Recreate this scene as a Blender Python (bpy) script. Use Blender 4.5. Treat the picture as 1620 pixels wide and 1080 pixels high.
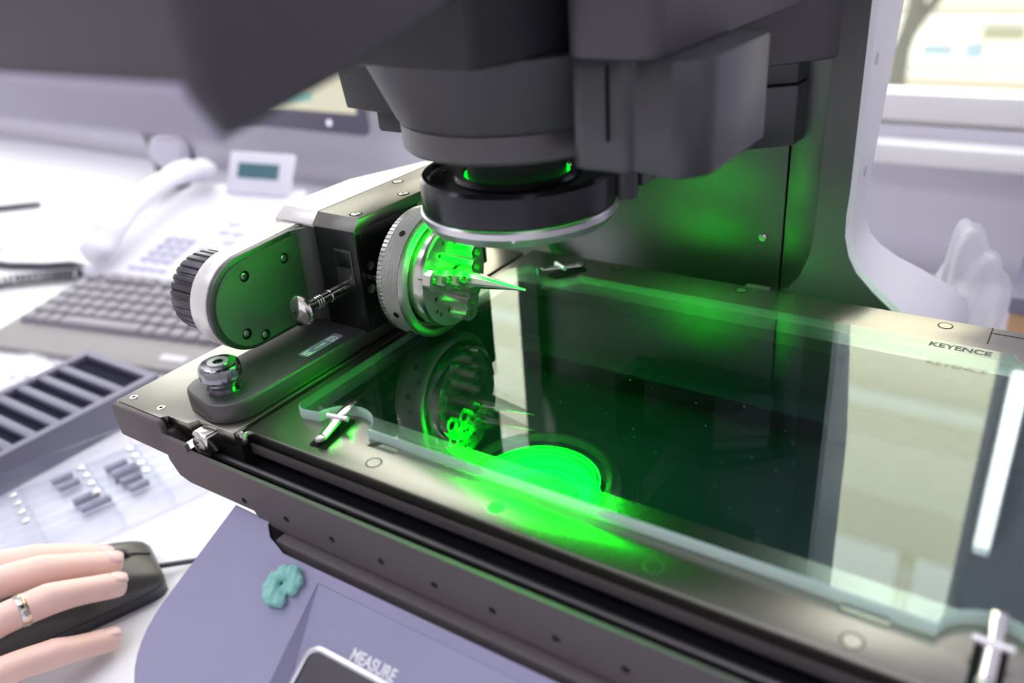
import bpy, bmesh, math, random
from math import sin, cos, pi, radians, sqrt
from mathutils import Vector, Matrix

random.seed(7)
for o in list(bpy.data.objects):
    bpy.data.objects.remove(o)
SC = bpy.context.scene
COL = SC.collection

# ------------------------------------------------------------------ camera, light, exposure
# machine coordinates are millimetres, z = 0 on the glass stage top; the desk lies at z = -190
def W(p):
    return Vector((p[0] / 1000, p[1] / 1000, (p[2] + 190) / 1000))

cam = bpy.data.objects.new('camera', bpy.data.cameras.new('camera'))
COL.objects.link(cam)
R_ = Vector((0.83176372, 0.55088355, -0.06853047))
D_ = Vector((0.2001272, -0.4127099, -0.88860545))
F_ = Vector((-0.51780133, 0.72539496, -0.45352391))
m = Matrix(((R_.x, -D_.x, -F_.x, 0), (R_.y, -D_.y, -F_.y, 0), (R_.z, -D_.z, -F_.z, 0), (0, 0, 0, 1)))
m.translation = W((0, 0, 200))
cam.matrix_world = m
cam.data.sensor_width = 36.0
cam.data.lens = 30.0
cam.data.clip_start = 0.01
cam.data.clip_end = 100
cam.data.dof.use_dof = True
cam.data.dof.focus_distance = 0.428
cam.data.dof.aperture_fstop = 5.2
cam.data.dof.aperture_blades = 9
SC.camera = cam

SC.view_settings.view_transform = 'Standard'
SC.view_settings.look = 'None'
SC.view_settings.exposure = 0.0
SC.view_settings.gamma = 1.0
SC.view_settings.use_curve_mapping = False
try:
    SC.cycles.use_denoising = True
    SC.cycles.max_bounces = 10
    SC.cycles.transparent_max_bounces = 16
    SC.cycles.sample_clamp_indirect = 6.0
    SC.cycles.caustics_refractive = False
except Exception:
    pass

world = bpy.data.worlds.new('sky')
SC.world = world
world.use_nodes = True
bg = world.node_tree.nodes['Background']
bg.inputs[0].default_value = (1.0, 0.985, 0.93, 1)
bg.inputs[1].default_value = 4.6

def area(name, loc, rot, sx, sy, power, color):
    l = bpy.data.lights.new(name, 'AREA')
    l.shape = 'RECTANGLE'
    l.size, l.size_y, l.energy, l.color = sx, sy, power, color
    o = bpy.data.objects.new(name, l)
    COL.objects.link(o)
    o.location = W(loc)
    o.rotation_euler = rot
    return o
LAV = (0.90, 0.89, 1.0)
area('ceiling_light_panel', (-500, 300, 1640), (0, 0, 0), 1.3, 0.35, 4.6, LAV)
area('ceiling_light_panel', (-1500, 300, 1640), (0, 0, 0), 1.3, 0.35, 4.6, LAV)
area('ceiling_light_panel', (500, 300, 1640), (0, 0, 0), 1.3, 0.35, 4.6, LAV)
area('ceiling_light_panel', (-500, -700, 1640), (0, 0, 0), 1.3, 0.35, 7.5, LAV)
area('ceiling_light_panel', (500, -700, 1640), (0, 0, 0), 1.3, 0.35, 7.5, LAV)
area('ceiling_light_panel', (-1500, -700, 1640), (0, 0, 0), 1.3, 0.35, 7.5, LAV)

# ------------------------------------------------------------------ materials
def mat(name, color, rough=0.5, metal=0.0, spec=0.5, emit=None, estr=0.0, grain=0.0, gscale=900, mottle=0.0, mscale=30, coat=0.0, sss=0.0, trans=0.0, aniso=0.0):
    M = bpy.data.materials.new(name)
    M.use_nodes = True
    nt = M.node_tree
    b = nt.nodes['Principled BSDF']
    b.inputs['Base Color'].default_value = (*color, 1)
    b.inputs['Roughness'].default_value = rough
    b.inputs['Metallic'].default_value = metal
    b.inputs['Specular IOR Level'].default_value = spec
    b.inputs['Coat Weight'].default_value = coat
    if aniso:
        b.inputs['Anisotropic'].default_value = aniso
    if sss:
        b.inputs['Subsurface Weight'].default_value = sss
        b.inputs['Subsurface Radius'].default_value = (0.006, 0.0025, 0.0015)
    if trans:
        b.inputs['Transmission Weight'].default_value = trans
    if emit:
        b.inputs['Emission Color'].default_value = (*emit, 1)
        b.inputs['Emission Strength'].default_value = estr
    tc = nt.nodes.new('ShaderNodeTexCoord')
    if grain:
        n = nt.nodes.new('ShaderNodeTexNoise')
        n.inputs['Scale'].default_value = gscale
        n.inputs['Detail'].default_value = 2
        nt.links.new(tc.outputs['Object'], n.inputs['Vector'])
        bp = nt.nodes.new('ShaderNodeBump')
        bp.inputs['Strength'].default_value = grain
        bp.inputs['Distance'].default_value = 0.0003
        nt.links.new(n.outputs['Fac'], bp.inputs['Height'])
        nt.links.new(bp.outputs['Normal'], b.inputs['Normal'])
    if mottle:
        n = nt.nodes.new('ShaderNodeTexNoise')
        n.inputs['Scale'].default_value = mscale
        n.inputs['Detail'].default_value = 4
        nt.links.new(tc.outputs['Object'], n.inputs['Vector'])
        mx = nt.nodes.new('ShaderNodeMix')
        mx.data_type = 'RGBA'
        mx.inputs[6].default_value = (*[c * (1 - mottle) for c in color], 1)
        mx.inputs[7].default_value = (*[min(1, c * (1 + mottle)) for c in color], 1)
        nt.links.new(n.outputs['Fac'], mx.inputs[0])
        nt.links.new(mx.outputs[2], b.inputs['Base Color'])
    return M

MT = {}
MT['plate'] = mat('champagne_anodised_plate', (0.31, 0.30, 0.265), 0.27, 1.0, grain=0.05, gscale=3000)
MT['rail'] = mat('dark_anodised_rail', (0.125, 0.108, 0.116), 0.55, 0.2, spec=0.25, grain=0.08, gscale=2500)
MT['black'] = mat('black_satin_plastic', (0.018, 0.018, 0.021), 0.42, grain=0.15, gscale=1500)
MT['blackmetal'] = mat('black_anodised_metal', (0.05, 0.05, 0.055), 0.30, 0.9)
MT['ringmetal'] = mat('black_gloss_ring', (0.045, 0.045, 0.055), 0.22, 0.8)
MT['cavity'] = mat('matt_black', (0.006, 0.006, 0.007), 0.7, spec=0.2)
MT['well'] = mat('dark_navy_well', (0.003, 0.014, 0.024), 0.5, spec=0.15)
MT['head'] = mat('charcoal_head_paint', (0.08, 0.07, 0.088), 0.46, 0.0, grain=0.25, gscale=1400)
MT['headdark'] = mat('dark_charcoal_head_paint', (0.022, 0.022, 0.03), 0.5, grain=0.2, gscale=1400)
MT['brace'] = mat('charcoal_metallic_paint', (0.075, 0.074, 0.086), 0.31, 0.55)
MT['pillar'] = mat('grey_metallic_pillar', (0.125, 0.115, 0.13), 0.34, 0.35)
MT['panelback'] = mat('satin_black_back_panel', (0.21, 0.22, 0.22), 0.42, 1.0)
MT['white'] = mat('white_gloss_plastic', (0.80, 0.79, 0.85), 0.30)
MT['lav'] = mat('pale_lavender_plastic', (0.55, 0.53, 0.64), 0.45)
MT['trimlav'] = mat('lavender_grey_plastic', (0.46, 0.44, 0.56), 0.5)
MT['silver'] = mat('satin_silver', (0.74, 0.73, 0.77), 0.30, 0.85)
MT['whitemetal'] = mat('pearl_white_metal', (0.83, 0.81, 0.80), 0.35, 0.35)
MT['steel'] = mat('ground_steel', (0.62, 0.60, 0.57), 0.22, 1.0, grain=0.06, gscale=2600)
MT['steel2'] = mat('brushed_steel', (0.50, 0.49, 0.47), 0.30, 1.0, grain=0.15, gscale=1800)
MT['chrome'] = mat('polished_chrome', (0.75, 0.73, 0.70), 0.10, 1.0)
MT['darkchrome'] = mat('dark_chrome', (0.30, 0.30, 0.33), 0.16, 1.0)
MT['greymetal'] = mat('grey_machined_cover', (0.17, 0.168, 0.155), 0.36, 0.85)
MT['faceplate'] = mat('satin_dark_face_plate', (0.22, 0.23, 0.23), 0.47, 1.0, grain=0.12, gscale=2600)
MT['bar'] = mat('dark_grey_clamp_bar', (0.105, 0.10, 0.105), 0.40, 0.75, grain=0.15, gscale=1600)
MT['knob'] = mat('grey_knob', (0.09, 0.085, 0.1), 0.36, 0.75)
MT['screw'] = mat('screw_steel', (0.42, 0.42, 0.42), 0.28, 1.0)
MT['desk'] = mat('white_laminate', (0.80, 0.80, 0.85), 0.45, mottle=0.015, mscale=6)
MT['keybase'] = mat('olive_grey_keyboard', (0.30, 0.285, 0.29), 0.55)
MT['keycap'] = mat('grey_keycap', (0.23, 0.22, 0.26), 0.42)
MT['slate'] = mat('slate_blue_plastic', (0.17, 0.165, 0.24), 0.5)
MT['slot'] = mat('navy_slot', (0.010, 0.010, 0.026), 0.8, spec=0.1)
MT['phone'] = mat('white_phone_plastic', (0.74, 0.73, 0.83), 0.4)
MT['phonekey'] = mat('lavender_phone_key', (0.50, 0.49, 0.63), 0.4)
MT['lcd'] = mat('teal_display', (0.07, 0.17, 0.21), 0.25)
MT['mouse'] = mat('charcoal_mouse_shell', (0.075, 0.072, 0.07), 0.33, 0.2)
MT['mouse2'] = mat('black_mouse_side', (0.03, 0.03, 0.04), 0.40)
MT['cord'] = mat('dark_cord', (0.05, 0.05, 0.07), 0.5)
MT['base'] = mat('lavender_grey_base_paint', (0.27, 0.26, 0.40), 0.48, 0.15, grain=0.5, gscale=1100, mottle=0.06, mscale=40)
MT['base2'] = mat('blue_grey_base_paint', (0.24, 0.235, 0.37), 0.46, 0.15, grain=0.3, gscale=1100)
MT['button'] = mat('black_button', (0.05, 0.045, 0.06), 0.3)
MT['print'] = mat('white_print', (0.85, 0.85, 0.9), 0.5)
MT['printdark'] = mat('dark_grey_print', (0.05, 0.05, 0.05), 0.5)
MT['putty'] = mat('teal_putty', (0.27, 0.58, 0.53), 0.7, grain=0.6, gscale=500, sss=0.1)
MT['wall'] = mat('lavender_grey_wall', (0.70, 0.68, 0.78), 0.6)
MT['wallwhite'] = mat('white_room_paint', (0.80, 0.80, 0.83), 0.7)
MT['floor'] = mat('brown_floor', (0.30, 0.21, 0.15), 0.5, mottle=0.2, mscale=5)
MT['frame'] = mat('white_window_frame', (0.85, 0.84, 0.86), 0.35)
MT['facade'] = mat('cream_facade', (0.84, 0.79, 0.65), 0.8)
MT['facadewhite'] = mat('white_facade_ledge', (0.93, 0.92, 0.86), 0.8)
MT['claddinggrey'] = mat('grey_cream_cladding', (0.34, 0.33, 0.285), 0.8)  # lower facade's weaker brightness is put into these darker colours
MT['claddingwhite'] = mat('white_cladding', (0.44, 0.435, 0.40), 0.8)
MT['claddingbeige'] = mat('beige_cladding', (0.31, 0.29, 0.24), 0.8)
MT['facadeshade'] = mat('grey_green_shutter', (0.19, 0.19, 0.13), 0.8)
MT['facadeglass'] = mat('blue_grey_far_glass', (0.16, 0.22, 0.27), 0.3)
MT['trunk'] = mat('dark_bark', (0.07, 0.07, 0.06), 0.9)
MT['wood'] = mat('orange_wood', (0.50, 0.30, 0.16), 0.5, mottle=0.15, mscale=9)
MT['monitor'] = mat('purple_black_bezel', (0.10, 0.09, 0.14), 0.4)
MT['screen'] = mat('lit_screen', (0.02, 0.02, 0.02), 0.3, emit=(0.78, 0.74, 0.56), estr=0.9)
MT['screenteal'] = mat('lit_screen_teal', (0.02, 0.02, 0.02), 0.3, emit=(0.30, 0.62, 0.58), estr=0.9)
MT['led'] = mat('white_led', (0.8, 0.8, 0.8), 0.3, emit=(0.75, 0.75, 1), estr=1.2)
MT['skin'] = mat('skin', (0.88, 0.60, 0.53), 0.45, sss=0.25, grain=0.35, gscale=350, mottle=0.07, mscale=45)
MT['nail'] = mat('fingernail', (0.82, 0.56, 0.54), 0.22, coat=0.4)
MT['gold'] = mat('gold_inlay', (0.85, 0.62, 0.28), 0.25, 1.0)
MT['clear'] = None
MT['green'] = mat('green_led_diffuser', (0.02, 0.2, 0.04), 0.4, emit=(0.0, 1.0, 0.008), estr=98.0)
MT['greenglow'] = mat('green_light_gap', (0.02, 0.2, 0.04), 0.4, emit=(0.0, 1.0, 0.05), estr=2.5)
MT['lit'] = mat('lit_tube', (0.9, 0.9, 0.9), 0.4, emit=(0.95, 0.95, 1.0), estr=8.0)
MT['lens'] = mat('coated_lens_glass', (0.004, 0.012, 0.008), 0.05, coat=0.6)
MT['paper'] = mat('white_paper', (0.85, 0.85, 0.90), 0.6)

def glassmat(name, tint, ior, dust=False, rough=0.0):
    M = bpy.data.materials.new(name)
    M.use_nodes = True
    nt = M.node_tree
    nt.nodes.clear()
    out = nt.nodes.new('ShaderNodeOutputMaterial')
    tr = nt.nodes.new('ShaderNodeBsdfTransparent')
    tr.inputs[0].default_value = (*tint, 1)
    gl = nt.nodes.new('ShaderNodeBsdfGlossy')
    gl.inputs['Roughness'].default_value = rough
    gl.inputs[0].default_value = (0.95, 1.0, 0.98, 1)
    ge = nt.nodes.new('ShaderNodeNewGeometry')
    fr = nt.nodes.new('ShaderNodeFresnel')
    mr = nt.nodes.new('ShaderNodeMapRange')
    mr.inputs['To Min'].default_value = ior
    mr.inputs['To Max'].default_value = 1 / ior
    nt.links.new(ge.outputs['Backfacing'], mr.inputs['Value'])
    nt.links.new(mr.outputs[0], fr.inputs['IOR'])
    mx = nt.nodes.new('ShaderNodeMixShader')
    nt.links.new(fr.outputs[0], mx.inputs[0])
    nt.links.new(tr.outputs[0], mx.inputs[1])
    nt.links.new(gl.outputs[0], mx.inputs[2])
    last = mx.outputs[0]
    if dust:
        tc = nt.nodes.new('ShaderNodeTexCoord')
        vo = nt.nodes.new('ShaderNodeTexVoronoi')
        vo.inputs['Scale'].default_value = 260
        nt.links.new(tc.outputs['Object'], vo.inputs['Vector'])
        no = nt.nodes.new('ShaderNodeTexNoise')
        no.inputs['Scale'].default_value = 900
        nt.links.new(tc.outputs['Object'], no.inputs['Vector'])
        lt = nt.nodes.new('ShaderNodeMapRange')
        lt.inputs['From Min'].default_value = 0.10
        lt.inputs['From Max'].default_value = 0.03
        nt.links.new(vo.outputs['Distance'], lt.inputs['Value'])
        # only some cells carry a speck
        sx = nt.nodes.new('ShaderNodeSeparateColor')
        nt.links.new(vo.outputs['Color'], sx.inputs[0])
        gt = nt.nodes.new('ShaderNodeMath')
        gt.operation = 'GREATER_THAN'
        gt.inputs[1].default_value = 0.80
        nt.links.new(sx.outputs[0], gt.inputs[0])
        mu = nt.nodes.new('ShaderNodeMath')
        mu.operation = 'MULTIPLY'
        nt.links.new(lt.outputs[0], mu.inputs[0])
        nt.links.new(gt.outputs[0], mu.inputs[1])
        mu2 = nt.nodes.new('ShaderNodeMath')
        mu2.operation = 'MULTIPLY'
        mu2.inputs[1].default_value = 0.45
        nt.links.new(mu.outputs[0], mu2.inputs[0])
        # a thin film of dust everywhere
        ad = nt.nodes.new('ShaderNodeMath')
        ad.operation = 'ADD'
        ad.inputs[1].default_value = 0.0008
        nt.links.new(mu2.outputs[0], ad.inputs[0])
        df = nt.nodes.new('ShaderNodeBsdfDiffuse')
        df.inputs[0].default_value = (0.7, 0.75, 0.78, 1)
        m2 = nt.nodes.new('ShaderNodeMixShader')
        nt.links.new(ad.outputs[0], m2.inputs[0])
        nt.links.new(last, m2.inputs[1])
        nt.links.new(df.outputs[0], m2.inputs[2])
        last = m2.outputs[0]
    nt.links.new(last, out.inputs[0])
    return M
MT['glass'] = glassmat('stage_glass', (0.86, 0.95, 0.94), 1.62, dust=True)
MT['pane'] = glassmat('window_glass', (0.97, 0.98, 0.97), 1.45)
MT['clear'] = glassmat('clear_plastic', (0.965, 0.965, 0.985), 1.45, rough=0.2)
MT['pin'] = mat('grey_blue_pin', (0.30, 0.29, 0.40), 0.4)
MT['bag'] = mat('milky_bag_film', (0.80, 0.79, 0.86), 0.35)
_nt = MT['bag'].node_tree
_t = _nt.nodes.new('ShaderNodeBsdfTransparent')
_m = _nt.nodes.new('ShaderNodeMixShader'); _m.inputs[0].default_value = 0.45
_nt.links.new(_nt.nodes['Principled BSDF'].outputs[0], _m.inputs[1]); _nt.links.new(_t.outputs[0], _m.inputs[2])
_nt.links.new(_m.outputs[0], _nt.nodes['Material Output'].inputs[0])
MT['edge'] = mat('ground_glass_edge', (0.55, 0.70, 0.66), 0.35)
_nt = MT['edge'].node_tree
_t = _nt.nodes.new('ShaderNodeBsdfTransparent'); _t.inputs[0].default_value = (0.8, 0.95, 0.9, 1)
_m = _nt.nodes.new('ShaderNodeMixShader'); _g = _nt.nodes.new('ShaderNodeNewGeometry'); _r = _nt.nodes.new('ShaderNodeMapRange')
_r.inputs['To Min'].default_value = 0.16; _r.inputs['To Max'].default_value = 0.80   # the polished inside of the edge shows far less than its ground outside
_nt.links.new(_g.outputs['Backfacing'], _r.inputs['Value']); _nt.links.new(_r.outputs[0], _m.inputs[0])
_nt.links.new(_nt.nodes['Principled BSDF'].outputs[0], _m.inputs[1]); _nt.links.new(_t.outputs[0], _m.inputs[2])
_nt.links.new(_m.outputs[0], _nt.nodes['Material Output'].inputs[0])
MT['pouch'] = glassmat('clear_bag_film', (0.95, 0.945, 0.98), 1.6, rough=0.25)

# ------------------------------------------------------------------ mesh helpers (all in machine mm)
ROOT = {}

class B:
    def __init__(self):
        self.bm = bmesh.new()
    def box(self, x0, x1, y0, y1, z0, z1, rot=0, c=None):
        vs = [self.bm.verts.new((x, y, z)) for x in (x0, x1) for y in (y0, y1) for z in (z0, z1)]
        if rot:
            cx, cy = c if c else ((x0 + x1) / 2, (y0 + y1) / 2)
            for v in vs:
                dx, dy = v.co.x - cx, v.co.y - cy
                v.co.x, v.co.y = cx + dx * cos(rot) - dy * sin(rot), cy + dx * sin(rot) + dy * cos(rot)
        for f in ((0, 1, 3, 2), (4, 6, 7, 5), (0, 4, 5, 1), (2, 3, 7, 6), (0, 2, 6, 4), (1, 5, 7, 3)):
            self.bm.faces.new([vs[i] for i in f])
        return self
    def prism(self, pts, axis, a0, a1):
        """polygon pts in the plane across the axis, extruded from a0 to a1. x: (y,z), y: (x,z), z: (x,y)"""
        def mk(p, a):
            return {'x': (a, p[0], p[1]), 'y': (p[0], a, p[1]), 'z': (p[0], p[1], a)}[axis]
        A = [self.bm.verts.new(mk(p, a0)) for p in pts]
        Bv = [self.bm.verts.new(mk(p, a1)) for p in pts]
        n = len(pts)
        self.bm.faces.new(A)
        self.bm.faces.new(Bv[::-1])
        for i in range(n):
            self.bm.faces.new((A[i], Bv[i], Bv[(i + 1) % n], A[(i + 1) % n]))
        return self
    def loft(self, rings, caps=True):
        L = [[self.bm.verts.new(p) for p in r] for r in rings]
        n = len(L[0])
        for a, b in zip(L, L[1:]):
            for i in range(n):
                self.bm.faces.new((a[i], a[(i + 1) % n], b[(i + 1) % n], b[i]))
        if caps:
            self.bm.faces.new(L[0][::-1])
            self.bm.faces.new(L[-1])
        return self
    def lathe(self, prof, c, axis='z', seg=48, closed=False, mod=None):
        e = {'z': (Vector((1, 0, 0)), Vector((0, 1, 0)), Vector((0, 0, 1))),
             'x': (Vector((0, 1, 0)), Vector((0, 0, 1)), Vector((1, 0, 0))),
             'y': (Vector((1, 0, 0)), Vector((0, 0, -1)), Vector((0, 1, 0)))}
        if isinstance(axis, str):
            e1, e2, a = e[axis]
        else:
            a = Vector(axis).normalized()
            e1 = a.orthogonal().normalized()
            e2 = a.cross(e1)
        c = Vector(c)
        rings = []
        for k, (r, h) in enumerate(prof):
            if r <= 1e-6:
                rings.append([self.bm.verts.new(c + a * h)])
            else:
                rings.append([self.bm.verts.new(c + a * h + (e1 * cos(t) + e2 * sin(t)) * (mod(k, t, r) if mod else r))
                              for t in (2 * pi * i / seg for i in range(seg))])
        prs = list(zip(rings, rings[1:]))
        if closed:
            prs.append((rings[-1], rings[0]))
        for p, q in prs:
            for i in range(seg):
                j = (i + 1) % seg
                if len(p) == 1 and len(q) == 1:
                    continue
                if len(p) == 1:
                    self.bm.faces.new((p[0], q[j], q[i]))
                elif len(q) == 1:
                    self.bm.faces.new((p[i], p[j], q[0]))
                else:
                    self.bm.faces.new((p[i], p[j], q[j], q[i]))
        return self
    def cyl(self, c, axis, r, h0, h1, seg=32):
        return self.lathe([(0, h0), (r, h0), (r, h1), (0, h1)], c, axis, seg)
    def tube(self, pts, r, seg=10, rads=None):
        pts = [Vector(p) for p in pts]
        rings = []
        up = Vector((0.13, 0.21, 1)).normalized()
        for i, p in enumerate(pts):
            d = (pts[min(i + 1, len(pts) - 1)] - pts[max(i - 1, 0)]).normalized()
            e1 = d.cross(up)
            if e1.length < 0.1:
                e1 = d.orthogonal()
            e1.normalize()
            e2 = d.cross(e1)
            rr = rads[i] if rads else r
            rings.append([p + (e1 * cos(t) + e2 * sin(t)) * rr for t in (2 * pi * k / seg for k in range(seg))])
        return self.loft(rings)
    def build(self, name, material, parent=None, bevel=0.0, seg=2, smooth=True, ang=35, cuts=None, stuff=False, label=None, loc=None):
        bm = self.bm
        bmesh.ops.recalc_face_normals(bm, faces=bm.faces)
        if bevel:
            bm.normal_update()
            es = [ed for ed in bm.edges if len(ed.link_faces) == 2 and ed.calc_face_angle(0) > radians(30)]
            bmesh.ops.bevel(bm, geom=es, offset=bevel, segments=seg, profile=0.5, affect='EDGES', clamp_overlap=True)
        root = None
        if parent is not None:
            root = parent
            while root.parent:
                root = root.parent
            L = ROOT.get(root.name, Vector((0, 0, 0)))
        else:
            L = Vector(loc) if loc is not None else Vector((0, 0, 0))
            if loc is None:
                bb = [v.co for v in bm.verts]
                L = Vector((sum(v.x for v in bb) / len(bb), sum(v.y for v in bb) / len(bb), min(v.z for v in bb)))
        for v in bm.verts:
            v.co = (v.co - L) / 1000
        me = bpy.data.meshes.new(name)
        bm.to_mesh(me)
        bm.free()
        o = bpy.data.objects.new(name, me)
        COL.objects.link(o)
        me.materials.append(MT[material] if isinstance(material, str) else material)
        if parent is not None:
            o.parent = parent
        else:
            o.location = W(L)
            ROOT[o.name] = L
        if cuts:
            for cb in cuts:
                boolcut(o, cb, L)
            me = o.data
        if smooth:
            me.shade_smooth()
            me.set_sharp_from_angle(angle=radians(ang))
        if stuff:
            o['kind'] = 'stuff'
        if label:
            o['label'] = label
        return o

def boolcut(o, cb, L):
    bm = cb.bm
    bmesh.ops.recalc_face_normals(bm, faces=bm.faces)
    for v in bm.verts:
        v.co = (v.co - L) / 1000
    me = bpy.data.meshes.new('cutter')
    bm.to_mesh(me)
    bm.free()
    c = bpy.data.objects.new('cutter', me)
    COL.objects.link(c)
    c.location = W(L)
    po, par = o.location.copy(), o.parent
    o.parent = None
    o.location = W(L)
    md = o.modifiers.new('cut', 'BOOLEAN')
    md.operation = 'DIFFERENCE'
    md.solver = 'EXACT'
    md.use_self = True
    md.object = c
    bpy.context.view_layer.update()
    dg = bpy.context.evaluated_depsgraph_get()
    nm = bpy.data.meshes.new_from_object(o.evaluated_get(dg))
    o.modifiers.clear()
    old = o.data
    o.data = nm
    nm.name = old.name
    if not nm.materials:
        nm.materials.append(old.materials[0])
    o.parent, o.location = par, po
    bpy.data.objects.remove(c)

def tag(o, label=None, cat=None, group=None, kind=None):
    if label: o['label'] = label
    if cat: o['category'] = cat
    if group: o['group'] = group
    if kind: o['kind'] = kind
    return o

def thing(name, label, cat, loc, group=None):
    o = bpy.data.objects.new(name, None)
    o.empty_display_size = 0.02
    COL.objects.link(o)
    o.location = W(loc)
    ROOT[o.name] = Vector(loc)
    return tag(o, label, cat, group)

def struct(b, name, material, parent=None, **k):
    o = b.build(name, material, parent, **k)
    if parent is None:
        o['kind'] = 'structure'
    return o

def textmesh(body, size, origin, ux, uy, depth=0.15, bold=0.0, squeeze=1.0):
    """letters as thin solid print; origin is the lower left corner, ux and uy span the text plane"""
    cu = bpy.data.curves.new('lettering', 'FONT')
    cu.body = body
    cu.size = 1.0
    cu.extrude = 0.02
    cu.offset = bold
    ob = bpy.data.objects.new('lettering', cu)
    COL.objects.link(ob)
    bpy.context.view_layer.update()
    dg = bpy.context.evaluated_depsgraph_get()
    me = bpy.data.meshes.new_from_object(ob.evaluated_get(dg))
    bpy.data.objects.remove(ob)
    b = B()
    b.bm.from_mesh(me)
    xs = [v.co.x for v in b.bm.verts]
    x0 = min(xs)
    ux, uy = Vector(ux).normalized(), Vector(uy).normalized()
    uz = ux.cross(uy)
    o = Vector(origin)
    for v in b.bm.verts:
        x, y, z = v.co
        v.co = o + ux * (x - x0) * size * squeeze + uy * y * size + uz * (z / 0.02 * depth + depth)
    return b

def arc(cx, cy, r, a0, a1, n=10):
    return [(cx + r * cos(radians(a0 + (a1 - a0) * i / n)), cy + r * sin(radians(a0 + (a1 - a0) * i / n))) for i in range(n + 1)]

def rrect(x0, x1, y0, y1, r, n=6):
    return arc(x1 - r, y1 - r, r, 0, 90, n) + arc(x0 + r, y1 - r, r, 90, 180, n) + arc(x0 + r, y0 + r, r, 180, 270, n) + arc(x1 - r, y0 + r, r, 270, 360, n)

def screw(parent, c, axis, r, h, name='screw', ph=True, rad=0.0):
    """pan head screw with a cross recess, axis pointing out of the surface"""
    b = B().lathe([(0, 0), (r, 0), (r, h * 0.55), (r * 0.75, h * 0.9), (0, h)], c, axis, 20)
    cuts = []
    if ph:
        a = Vector({'x': (1, 0, 0), 'y': (0, 1, 0), 'z': (0, 0, 1)}[axis] if isinstance(axis, str) else axis).normalized()
        e1 = a.orthogonal().normalized()
        e1 = Matrix.Rotation(rad, 3, a) @ e1
        e2 = a.cross(e1)
        for u, v in ((e1, e2), (e2, e1)):
            cb = B()
            vs = []
            for sa in (0.45, 1.3):
                for su, sv in ((-1, -1), (1, -1), (1, 1), (-1, 1)):
                    vs.append(cb.bm.verts.new(Vector(c) + a * h * sa + u * su * r * 0.62 + v * sv * r * 0.13))
            for f in ((0, 1, 2, 3), (4, 7, 6, 5), (0, 4, 5, 1), (1, 5, 6, 2), (2, 6, 7, 3), (3, 7, 4, 0)):
                cb.bm.faces.new([vs[i] for i in f])
            cuts.append(cb)
    return b.build(name, 'screw', parent, cuts=cuts)

# ------------------------------------------------------------------ the room
struct(B().box(-2900, 1700, -1800, 985, -960, -950), 'floor', 'floor')
struct(B().box(-2900, 1700, -1800, 1050, 1700, 1720), 'ceiling', 'wallwhite')
struct(B().box(-2920, -2900, -1800, 1050, -950, 1700), 'wall_left', 'wallwhite')
struct(B().box(1700, 1720, -1800, 1050, -950, 1700), 'wall_right', 'wallwhite')
struct(B().box(-2900, 1700, -1820, -1800, -950, 1700), 'wall_front', 'wallwhite')
WX0, WX1, WZ0, WZ1 = -2700, -26, -38, 1480
wb = B()
wb.box(-2900, 1700, 985, 1050, -950, WZ0).box(-2900, 1700, 985, 1050, WZ1, 1700)
wb.box(-2900, WX0, 985, 1050, WZ0, WZ1).box(WX1, 1700, 985, 1050, WZ0, WZ1)
struct(wb, 'wall_back', 'wall')
win = bpy.data.objects.new('window_1', None)
COL.objects.link(win)
win.location = W((0, 1010, WZ0)); ROOT[win.name] = Vector((0, 1010, WZ0)); win['kind'] = 'structure'
fb = B()
fb.box(WX0, WX1, 988, 1030, WZ0 + 6, WZ0 + 34).box(WX0, WX1, 988, 1030, WZ1 - 40, WZ1)
for x in (WX0, -1800, -950, WX1 - 12):
    fb.box(x, x + (50 if x < -500 else 12), 990, 1028, WZ0 + 34, WZ1 - 40)
fb.build('window_frame', 'frame', win, bevel=3)
for x0, x1 in ((-2650, -1800), (-1750, -950), (-900, -38)):
    B().box(x0, x1, 1006, 1010, WZ0 + 34, WZ1 - 40).build('pane', 'pane', win)
struct(B().box(-2900, 1700, 950, 985, -70, -48), 'trim_1', 'frame', bevel=5)
struct(B().box(-2900, 1700, 968, 985, -300, -236), 'trim_2', 'wall', bevel=6)

sl = thing('strip_lamp', 'lit white strip lamp upright on the wall right of the window', 'lamp', (-13, 975, 280))
B().box(-24, -1, 966, 984, 280, 540).build('housing', 'frame', sl, bevel=2)
B().box(-21, -4, 962, 966, 288, 532).build('tube', 'lit', sl, bevel=1.5)
# the house across the yard
hs = thing('cream_building', 'sunlit cream building with white ledges seen through the window', 'building', (0, 7000, -4000))
B().box(-9000, 9000, 7000, 7400, -4000, 5450).build('wall', 'facade', hs)
for i, (z0, z1, m_) in enumerate(((-700, -560, 'claddinggrey'), (-1080, -700, 'claddingwhite'), (-4000, -1080, 'claddingbeige'), (-560, 500, 'claddinggrey'))):
    B().box(-9000, 9000, 6960, 7000, z0, z1).build('cladding', m_, hs, bevel=6)  # bands coloured darker so the lower wall looks less bright than the upper
for z in (-712, -1100, 1450, 3750):
    B().box(-9000, 9000, 6880, 7000, z, z + (26 if z < 0 else 120)).build('ledge', 'claddingwhite' if z < 0 else 'facadewhite', hs, bevel=5)
B().box(-720, -600, 6900, 7300, 5450, 6900).build('chimney', 'facade', hs, bevel=10)  # made-up block that splits the sky's reflection in the stage glass
for x, z, w, h in ((-1138, -952, 183, 57), (-861, -964, 100, 82), (-767, -842, 241, 66), (-1400, -950, 110, 60), (-2600, 1900, 700, 800), (-1500, 1900, 700, 800)):
    f = B().box(x, x + w, 6930, 6962, z, z + h).build('window', 'facadeshade' if x == -767 else 'facadeglass', hs, bevel=2)
    B().box(x - 8, x + w + 8, 6920, 6961, z - 12, z - 1).build('window_ledge', 'claddingwhite', f)

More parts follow.
